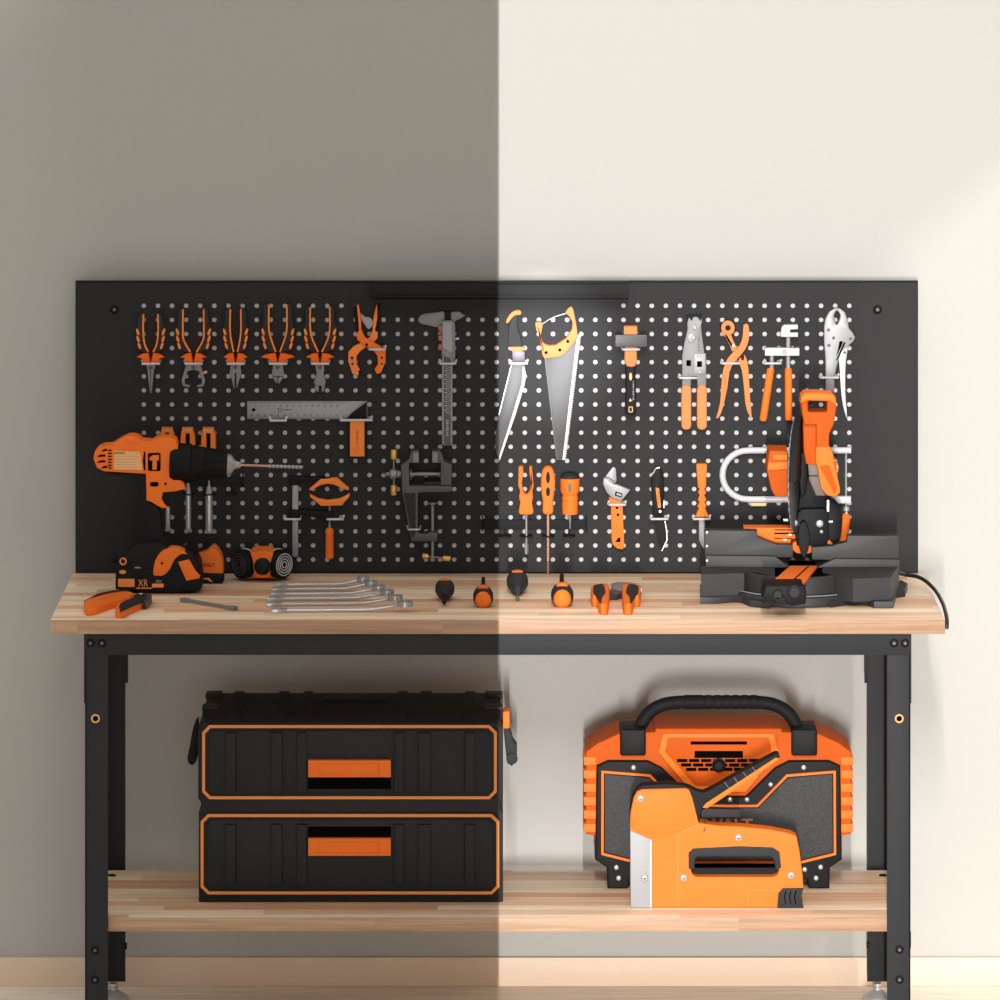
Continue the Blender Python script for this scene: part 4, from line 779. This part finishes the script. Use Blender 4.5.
# blade and guard
bc = P(794.6,475,Yo-.01); an = math.radians(10); ax = Vector((math.cos(an), -math.sin(an)*-1*-1, 0)); rb = .100
u = Vector((0,0,1)); w = ax.cross(u).normalized()
pts = []
for i in range(80):
    a = 2*PI*i/80; rr = rb if i % 2 else rb-.0028; pts.append(bc+(u*math.cos(a)+w*math.sin(a))*rr)
part('saw_blade', B().pr3(pts, ax*.002), 'satin', t)
gpts = [bc-ax*.006+(u*math.cos(a)+w*math.sin(a))*(.107) for a in [math.radians(-80+168*i/30) for i in range(31)]] + [bc-ax*.006+(u*math.cos(a)+w*math.sin(a))*(.03) for a in [math.radians(88-168*i/20) for i in range(21)]]
part('blade_guard', B().pr3([p+ax*.009 for p in gpts], ax*.012, (), .002), 'blackm', t)
part('arbor', B().lathe(bc+ax*.002,ax,[(0,.014),(.004,.013),(.012,.012),(.016,.009)],24), 'dgrey', t)
part('guard_link', B().pr([(788.6,463),(790.6,435.4),(793,435),(793,440),(791.6,465)],Yo-.02,Yo-.01).pr(rrect(786.4,434,792.4,441,1),Yo-.026,Yo-.012,.001).pr([(798,455),(806,451),(808,476),(806,494),(801,498),(799,480)],Yo-.03,Yo+.01,.004), 'black', t)
# motor box left, body right, handle
mt = part('motor_housing', B().pr([(769.4,450.6),(787.6,451),(787.6,496.6),(775.4,497),(771.4,490),(766.8,470),(768,460)],Yo-.004,Yo+.07,.003), 'rorange', t)
part('motor_rib', B().pr([(768.4,462.6),(787.6,462),(787.6,469),(767.6,470.6)],Yo-.008,Yo,.002).pr(R(773,454.6,787.4,460),Yo-.007,Yo,.001), 'orange', mt)
part('head_shell', B().pr([(803,423),(817.6,423.6),(816.4,452),(818,466),(806,464),(803.6,450)],Yo-.052,Yo+.02,.003), 'rorange', t)
part('head_cover', B().pr([(816,424),(818.6,424),(828,442),(829.6,446.4),(833,454),(834,462),(840,488),(840,493),(836,497),(827,495.6),(821,488),(818,470),(815.6,460)],Yo-.060,Yo+.012,.004), 'orange', t)
part('head_groove', B().pr([(819.4,466),(829,465),(837,489),(834.6,494)],Yo-.0612,Yo-.055,.001), 'rorange', t)
part('head_panel', B().pr([(807,453),(817,454),(820,476),(826,496),(816,496),(809,480)],Yo-.048,Yo+.012,.003), 'taupe', t, 'bronze inner panel'); part('panel_seam', B().pr(R(808,475.4,818,476.4),Yo-.0486,Yo-.04), 'deep', t)
part('motor_cap', B().pr(cr([(831,455),(836,460),(839,467),(838,474),(834,480),(828,478),(828,460)],2),Yo-.03,Yo+.03,.003), 'rorange', t); part('cap_grille', B().tube([P(834+3.4*math.cos(a),467+7*math.sin(a),Yo-.031) for a in [2*PI*i/18 for i in range(18)]],.0007,6,True), 'screw', t)
ho = [(801,400),(802,396.4),(805,394.8),(818,394.8),(831,396),(835,398.4),(836,404),(836.4,408),(834,424),(829.4,434),(829,447),(816,447),(816,425),(804,425),(801.4,408)]
part('handle', B().pr(ho,Yo-.062,Yo-.012,.004,[rrect(808,401,827,412,2)],seg=3), 'rorange', t); part('handle_top', B().pr([(800.4,404),(801,397),(804.6,393),(818,392.8),(832,394),(835.8,397.6),(836.4,406),(829,401.4),(808,400.6)],Yo-.068,Yo-.02,.005,seg=3), 'orange', t)
part('trigger', B().pr([(807,404),(812,403.6),(814,405.6),(808,407)],Yo-.04,Yo-.02), 'black', t)
part('power_cord', B().tube([P(x,y,Yc) for x,y,Yc in [(898,573,.30),(905,574.6,.315)]] + [Vector(p) for p in cr([tuple(P(905,574.8,.315)),tuple(P(917,576.6,.30)),tuple(P(927,582,.26)),tuple(P(936.5,592,.20)),tuple(P(942.6,603,.12)),tuple(P(946,614,.06)),tuple(P(947,622,.035)),tuple(P(946.6,629,.03))],4,False)],.0035,12), 'cable', t, 'black power cord hanging over the right edge')
# ---------------------------------------------------------------- toolbox
t = thing('toolbox', 'large black two-drawer toolbox with orange trim and handles on the shelf', 'toolbox', (P(350,0,.2).x,.24,SZ))
Yt = .137; zb = SZ+.002
bdy = part('body', B().pr([(198,729),(204,722),(497,722),(503,729),(503,799),(500.6,803),(500.6,809),(503,813),(503,902),(198.6,902),(198.6,813),(201,809),(201,803),(198,799)],Yt,.33,.004), 'box', t)
bb = B()
for x in (226,271,297,394,418,465): bb.box((P(x,0,Yt).x,Yt+.004,SZ+.0005),(P(x+13,0,Yt).x,.33,SZ+.006))
part('foot', bb, 'black', t)
def frame8(x0,y0,x1,y1,c): return [(x0,y0+c),(x0+c,y0),(x1-c,y0),(x1,y0+c),(x1,y1-c),(x1-c,y1),(x0+c,y1),(x0,y1-c)]
RX = ((225,235.5),(271,282),(296.6,306.6),(394,404),(418,430.6),(464.6,475))
for k, (x0,y0,x1,y1,ya,yb,hy0,hy1,sy0,sy1) in enumerate(((201,724,498,800.4,733,792,760.4,777.4,777.8,789),(199.5,813,500.4,895.6,824.6,884.4,838.6,856,826.6,838.4))):
    d = part('drawer', B().pr(frame8(x0,y0,x1,y1,7),Yt-.004,Yt+.01,.0015).pr(frame8(x0+7,y0+6.5,x1-7,y1-6.5,5),Yt-.0075,Yt,.002), 'box', t)
    part('trim', B().rib(frame8(x0+2.6,y0+2.6,x1-2.6,y1-2.6,6.4),2.9,Yt-.0062,Yt-.002,True), 'lined', d, 'orange outline')
    for a_, c_ in RX: part('rib', B().pr(R(a_,ya,c_,yb),Yt-.0145,Yt-.006,.0022), 'box', d)
    part('handle_recess', B().pr(R(308,min(sy0,hy0),391,max(sy1,hy1)),Yt-.008,Yt-.006), 'deep', d)
    h = part('handle', B().pr(R(308.2,hy0,390.8,hy1),Yt-.019,Yt-.006,.0012), 'orange', d, 'orange handle')
    part('handle_recess', B().rib(R(319,hy0+3.4,379.6,hy1-3.2),.7,Yt-.0194,Yt-.018,True), 'dorange', h)
    part('handle_recess_edge', B().pr(R(377.6,hy0+3.4,379.2,hy1-3.2),Yt-.0196,Yt-.018), 'dorange', h)
def xprism(b, x0, x1, prof, bev=.0015): return b.pr3([(x0,y,z) for y,z in prof], (x1-x0,0,0), (), bev, 2, True)
zl = .5655
pf = [(Yt+.001,.546),(Yt+.004,.553),(Yt+.022,zl),(.322,zl),(.326,.546)]
lid = part('lid', xprism(B(), P(203,0,Yt).x, P(501,0,Yt).x, pf), 'box', t)
for a_, c_ in ((229.4,240),(275,285.6),(300.6,310),(396,406),(419,430.6),(464.6,475)):
    rb_ = xprism(B(), P(a_,0,Yt).x, P(c_,0,Yt).x, [(Yt-.001,.55),(Yt+.002,.5565),(Yt+.021,zl+.0035),(.320,zl+.0035),(.324,.55)]); part('lid_rib', rb_, 'box', lid)
part('label_recess', B().box((P(316,0,.24).x,.225,zl-.001),(P(392,0,.24).x,.27,zl+.0008)).box((P(322,0,.24).x,.235,zl),(P(386,0,.24).x,.262,zl+.003),.001), 'black', lid)
for a_, c_ in ((203,219.6),(485,502.6)): part('corner_post', B().box((P(a_,0,.2).x,.165,zl-.004),(P(c_,0,.2).x,.20,zl+.004),.001).box((P(a_,0,.2).x,.28,zl-.004),(P(c_,0,.2).x,.322,zl+.004),.001), 'box', lid)
part('carry_handle', B().pr(cr([(198,720),(193,728),(190,745),(187.6,756),(188,762),(191.6,765.4),(196,762),(198.4,750)],2),.19,.22,.003), 'black', t)
part('side_latch', B().pr(rrect(503,711.6,509.6,728.6,1.4),.18,.22,.0015), 'orange', t, 'orange latch tab'); part('carry_handle', B().pr([(503.4,728),(510,728.6),(513,740),(517,746),(517,758),(512,766.6),(507,763),(505.6,750)],.19,.22,.003).lathe(P(512,758.6,.19),(0,-1,0),[(0,.010),(.004,.0095),(.0045,.008)],18), 'dgrey', t, 'grey swing handle')
# ---------------------------------------------------------------- radio
t = thing('jobsite_radio', 'orange and black jobsite radio with arched carry handle on the shelf', 'radio', (P(718.5,0,.3).x,.30,SZ))
Yr = .250; cx = 718.5
shl = [(585.6,752),(598,743),(619,733.6),(655,732),(655.6,728.6),(cx,728.6)]
shl = shl + mir(shl,cx)[1:] 
shell = part('shell', B().pr(shl+[(851.4,834),(842,836),(842,858),(595,858),(595,836),(585.6,834)],Yr+.006,.385,.006,seg=3), 'rorange', t)
for s_ in (0,1):
    for i in range(6):
        y = 757+i*13.4; pts = R(583.8,y,596,y+8.4); part('side_rib', B().pr(pts if not s_ else mir(pts,cx),Yr+.003,Yr+.09,.002), 'orange', shell)
bz = [(596.6,766),(608,760.8),(648,761),(662,768),(691,796.6),(cx,796.6)]; bz = bz + mir(bz,cx)[1:]
low = [(842,860),(830,868),(829.6,888.6),(809,888.6),(807,880),(630,880),(628,888.6),(607.4,888.6),(607,868),(595,860)]
bzl = part('bezel', B().pr(bz+low,Yr-.004,Yr+.06,.005,seg=3), 'black', t)
gp = [(604.6,774),(649,778),(678.6,808),(cx,808)]; gp = gp+mir(gp,cx)[1:]+[(833,852),(800,860),(637,860),(604.6,852)]
gr = part('speaker_grille', B().pr(gp,Yr-.008,Yr+.004,.002), 'grille', t, 'dark perforated speaker grille'); part('orange_trim', B().rib([(602.6,772),(650,775.8),(679.6,806),(757.4,806),(787,775.8),(834.6,772),(835,854),(801,862.4),(636,862.4),(602.4,854)],2.3,Yr-.0088,Yr-.003,True), 'orange', gr)
text('lettering', 'DEWALT', 718.5, 823.4, Yr-.0085, 10, 'bronze', gr, wpx=68, off=.035, depth=.003, label='bronze raised lettering')
cp = part('control_panel', B().pr([(663,733.6),(774,733.6),(779,752),(746,792),(691,792),(658,752)],Yr-.001,Yr+.02,.0025), 'orange', t)
part('control_recess', B().pr([(668,737.6),(769,737.6),(772,752),(741,786),(696,786),(665,752)],Yr-.0022,Yr,.0008), 'rorange', cp)
part('display_slot', B().pr(R(690.6,741.4,747,744.6),Yr-.0028,Yr).pr(R(694.6,751,743,758),Yr-.0028,Yr), 'deep', cp)
bb = B()
for x0, x1, y in ((677,761,760.6),(681,757,765),(686,752,769.4)): 
    x = x0
    while x < x1: bb.pr(R(x,y-1.6,min(x+10.4,x1),y+1.6),Yr-.0028,Yr); x += 12
part('vent_slot', bb, 'deep', cp); part('tuning_knob', B().lathe(P(718.8,765,Yr-.002),(0,-1,0),[(0,.0125),(.002,.0125),(.0022,.0105),(.010,.0095),(.012,.007)],24), 'black', cp)
part('lower_bar', B().pr([(640,866),(797,866),(797,876),(640,876)],Yr-.010,Yr,.002), 'black', bzl)
for x, y in ((633.5,767.6),(803.6,767.4),(616.4,867.4),(820.6,867),(618.6,878),(816,878),(730,799.6),(747,799.4),(770.6,784.4),(804.6,869.4)): bolt(bzl, x, y, Yr-.004, 2.6, 'screw', 'screw', False)
hp = cr([(639,752),(638.6,738),(641,725),(649,713),(661,705.4),(676,702.4),(696,702),(cx,702)],4,False); hp = hp + mir(hp,cx)[1:]
hd = part('carry_handle', B().tube([P(x,y,.30) for x,y in hp],.0116,16), 'blackm', t)
bb = B()
for x in (684,690,696,705,714,723,732,741,750): bb.lathe(P(x,702,.30),(1,0,0),[(0,.0114),(.0015,.0126),(.011,.0126),(.0125,.0114)],16)
part('grip_ring', bb, 'blackm', hd)
for x in (633, 804.4): part('handle_mount', B().pr(rrect(x-13,730,x+13,756,2.4),Yr-.003,.335,.004), 'black', t)
# ---------------------------------------------------------------- staple gun
t = thing('staple_gun', 'light orange staple gun with steel nose standing in front of the radio', 'stapler', (P(715,0,.1).x,.11,SZ))
Ys = .094; Yk = .126
ob = [(630,829),(630.6,812),(633.6,798),(637,791.6),(642,789.4),(686,788.4),(689,790),(692,797),(698.6,823),(716,825.6),(740,826.6),(770,829.6),(790,833.4),(796.6,836.6),(799.4,850),(802.6,875),(803.4,888.4),(783,888.6),(779,893),(777.4,907.6),(630.6,907.6),(630.4,832)]
hl = rrect(691,850.5,779,877,7)
sb = part('body', B().pr(ob,Ys,Yk,.0045,[hl],seg=3), 'orange', t)
ob2 = [(x, y) for x, y in ob[:9]]
part('seam', B().rib([(698.6,824),(678,834),(678,907)],.6,Ys-.0003,Ys+.001).rib([(748,907),(748,890),(778,890)],.6,Ys-.0003,Ys+.001), 'lined', sb)
part('front_cover', B().pr([(632,806),(634.6,797.6),(638,792.6),(643,791),(685,790),(688,793),(696,824),(678,832.4),(653,838),(632,829)],Ys-.0012,Ys+.002,.0012), 'orange', sb)
part('nose_plate', B().pr([(630.2,830.6),(651.4,839.6),(651.4,907.8),(630.6,907.8)],Ys-.003,Yk+.001,.0015), 'gum', t, 'bare steel nose plate'); part('plate_edge', B().rib([(650.8,840),(650.8,907.4)],1.6,Ys-.0034,Ys), 'white', t)
part('grip_liner', B().pr([(688.6,869),(688.6,853),(693,848.6),(740,846.4),(773,847.6),(779.6,852),(781.4,868),(775.6,869.4),(774,860),(771,856.6),(698,856.6),(695,859),(694.6,869)],Ys-.002,Yk+.001,.0018), 'dgrey', t, 'dark rubber liner of the grip opening')
part('inner_bar', B().pr(R(690,868,780,876),Ys+.022,Ys+.028), 'black', t)
ft = part('heel_foot', B().pr([(777.4,908),(778.4,894),(783,888.8),(803.6,888.4),(801.4,896),(803.6,908)],Ys-.003,Yk+.001,.002), 'dgrey', t, 'grey rubber heel')
bb = B()
for x in (785,790,795): bb.rib([(x+1,891),(x-.6,897),(x+1,904)],1.1,Ys-.0036,Ys)
part('heel_groove', bb, 'deep', ft)
part('top_cover', B().pr([(629.6,815),(632.6,797),(637,788.6),(642,785.6),(668,783.6),(686,786),(690.6,787.6),(691.6,794),(697,816),(692,816),(687,791),(642,792),(637,795),(633,812)],Ys+.003,Yk-.002,.003), 'blackm', t)
nk = part('lever', B().pr([(688,787),(692,788.6),(698,791.6),(704,792.4),(711,789),(742,771.4),(776,753.4),(779,754.4),(780,757.4),(760,771),(722,795),(707,804),(702,809),(699.4,815),(699.6,826),(696.6,823)],Ys+.003,Yk-.002,.004,seg=3), 'blackm', t, 'black squeeze lever')
part('lever_strip', B().pr([(702.6,807.6),(706,803.4),(776,757.6),(779.6,759),(760,773),(707,808.6)],Ys+.001,Yk-.004,.001), 'orange', nk, 'orange lever underside')
bb = B()
for f in (.22,.36,.5,.64): x = 710+66*f; y = 789.4-36*f; bb.rib([(x,y+.6),(x+6.5,y+9.8)],.9,Ys+.0024,Ys+.006)
part('lever_groove', bb, 'mgrey', nk)
part('linkage', B().pr([(701,811),(704,808.6),(740,809.6),(740,817),(702,817.6)],Ys+.008,Yk-.006,.001).tube([P(703.6,820,Ys+.004),P(706,826,Ys+.001),P(703.6,832,Ys-.001)],.0009,8), 'dgrey', t)
for x, y, m_ in ((640.4,798.4,0),(644.4,878,1),(683.6,877.8,0),(738.4,837.6,0),(791,875.4,0)):
    bolt(sb if not m_ else t, x, y, Ys-.0012 if y < 800 else (Ys-.003 if m_ else Ys), 3.6, 'screw', 'screw', True, 'blackm')
# ---------------------------------------------------------------- camera
cam = bpy.data.cameras.new('camera'); co = bpy.data.objects.new('camera', cam); C.objects.link(co)
co.location = (0,-DC,H); co.rotation_euler = (PI/2,0,0); cam.sensor_width = 36; cam.lens = F/1000*36; cam.shift_y = -.84
cam.clip_end = 60
bpy.context.scene.camera = co
# ---------------------------------------------------------------- light
XS = .0006
# added unseen fin behind the viewpoint: its edge shades the left half
struct('added_light_fin', B().box((XS-.05,-12.0,-.1),(XS,-9.75,10.5)), 'wall')
def area(name, loc, size, sy, power, col, target, spread=180):
    l = bpy.data.lights.new(name, 'AREA'); l.shape = 'RECTANGLE'; l.size = size; l.size_y = sy; l.energy = power; l.color = col; l.spread = math.radians(spread)
    o = bpy.data.objects.new(name, l); C.objects.link(o); o.location = loc
    o.rotation_euler = (Vector(target)-Vector(loc)).to_track_quat('-Z','Y').to_euler(); return o
area('added_front_strip', (XS+.0006,-12.0,1.0), .0011, 1.9, 1230, (1,.985,.975), (XS+.0006,.3,1.0))  # added low strip beside the fin, lights only the right half
area('added_front_strip', (XS+.0006,-12.0,7.6), .0011, 4.0, 1200, (1,.985,.975), (XS+.0006,.3,.9))  # second added strip, higher, lights the right half from above
area('added_rear_fill', (0,-12.6,1.15), 5.0, 2.2, 230, (1,.975,.94), (0,.3,1.2))  # added unseen soft fill from behind the viewpoint, reaches both halves
w = bpy.data.worlds.new('world'); bpy.context.scene.world = w; w.use_nodes = True
nt = w.node_tree; bg = nt.nodes['Background']; bg.inputs[1].default_value = 1
tc = nt.nodes.new('ShaderNodeTexCoord'); sx = nt.nodes.new('ShaderNodeSeparateXYZ'); nt.links.new(tc.outputs['Generated'], sx.inputs[0])
rp = nt.nodes.new('ShaderNodeValToRGB'); nt.links.new(sx.outputs['Z'], rp.inputs[0])
rp.color_ramp.elements[0].position = 0; rp.color_ramp.elements[0].color = (.07,.069,.067,1)
rp.color_ramp.elements[1].position = 1; rp.color_ramp.elements[1].color = (1.2,1.165,1.12,1)
nt.links.new(rp.outputs['Color'], bg.inputs['Color'])
# window sun from the right
sl_ = bpy.data.lights.new('window_sun', 'SUN'); sl_.energy = 1.2; sl_.angle = math.radians(4); sl_.color = (1,.95,.88)
so = bpy.data.objects.new('window_sun', sl_); C.objects.link(so)
so.rotation_euler = Vector((-1,1.6,-.88)).to_track_quat('-Z','Y').to_euler()
# added narrow spot standing for the light bar's glow, cut by the fin
l = bpy.data.lights.new('added_glow_spot', 'SPOT'); l.energy = 10500; l.spot_size = 2*math.atan(88/S(BY)/12.5); l.spot_blend = 1; l.shadow_soft_size = .0006; l.color = (.98,.99,1)
o = bpy.data.objects.new('added_glow_spot', l); C.objects.link(o); o.location = (XS+.0012, -12, 2.4)
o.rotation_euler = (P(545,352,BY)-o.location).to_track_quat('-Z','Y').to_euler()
sc = bpy.context.scene
sc.view_settings.view_transform = 'Standard'; sc.view_settings.look = 'None'; sc.view_settings.gamma = 1; sc.view_settings.exposure = 0
sc.view_settings.use_curve_mapping = False
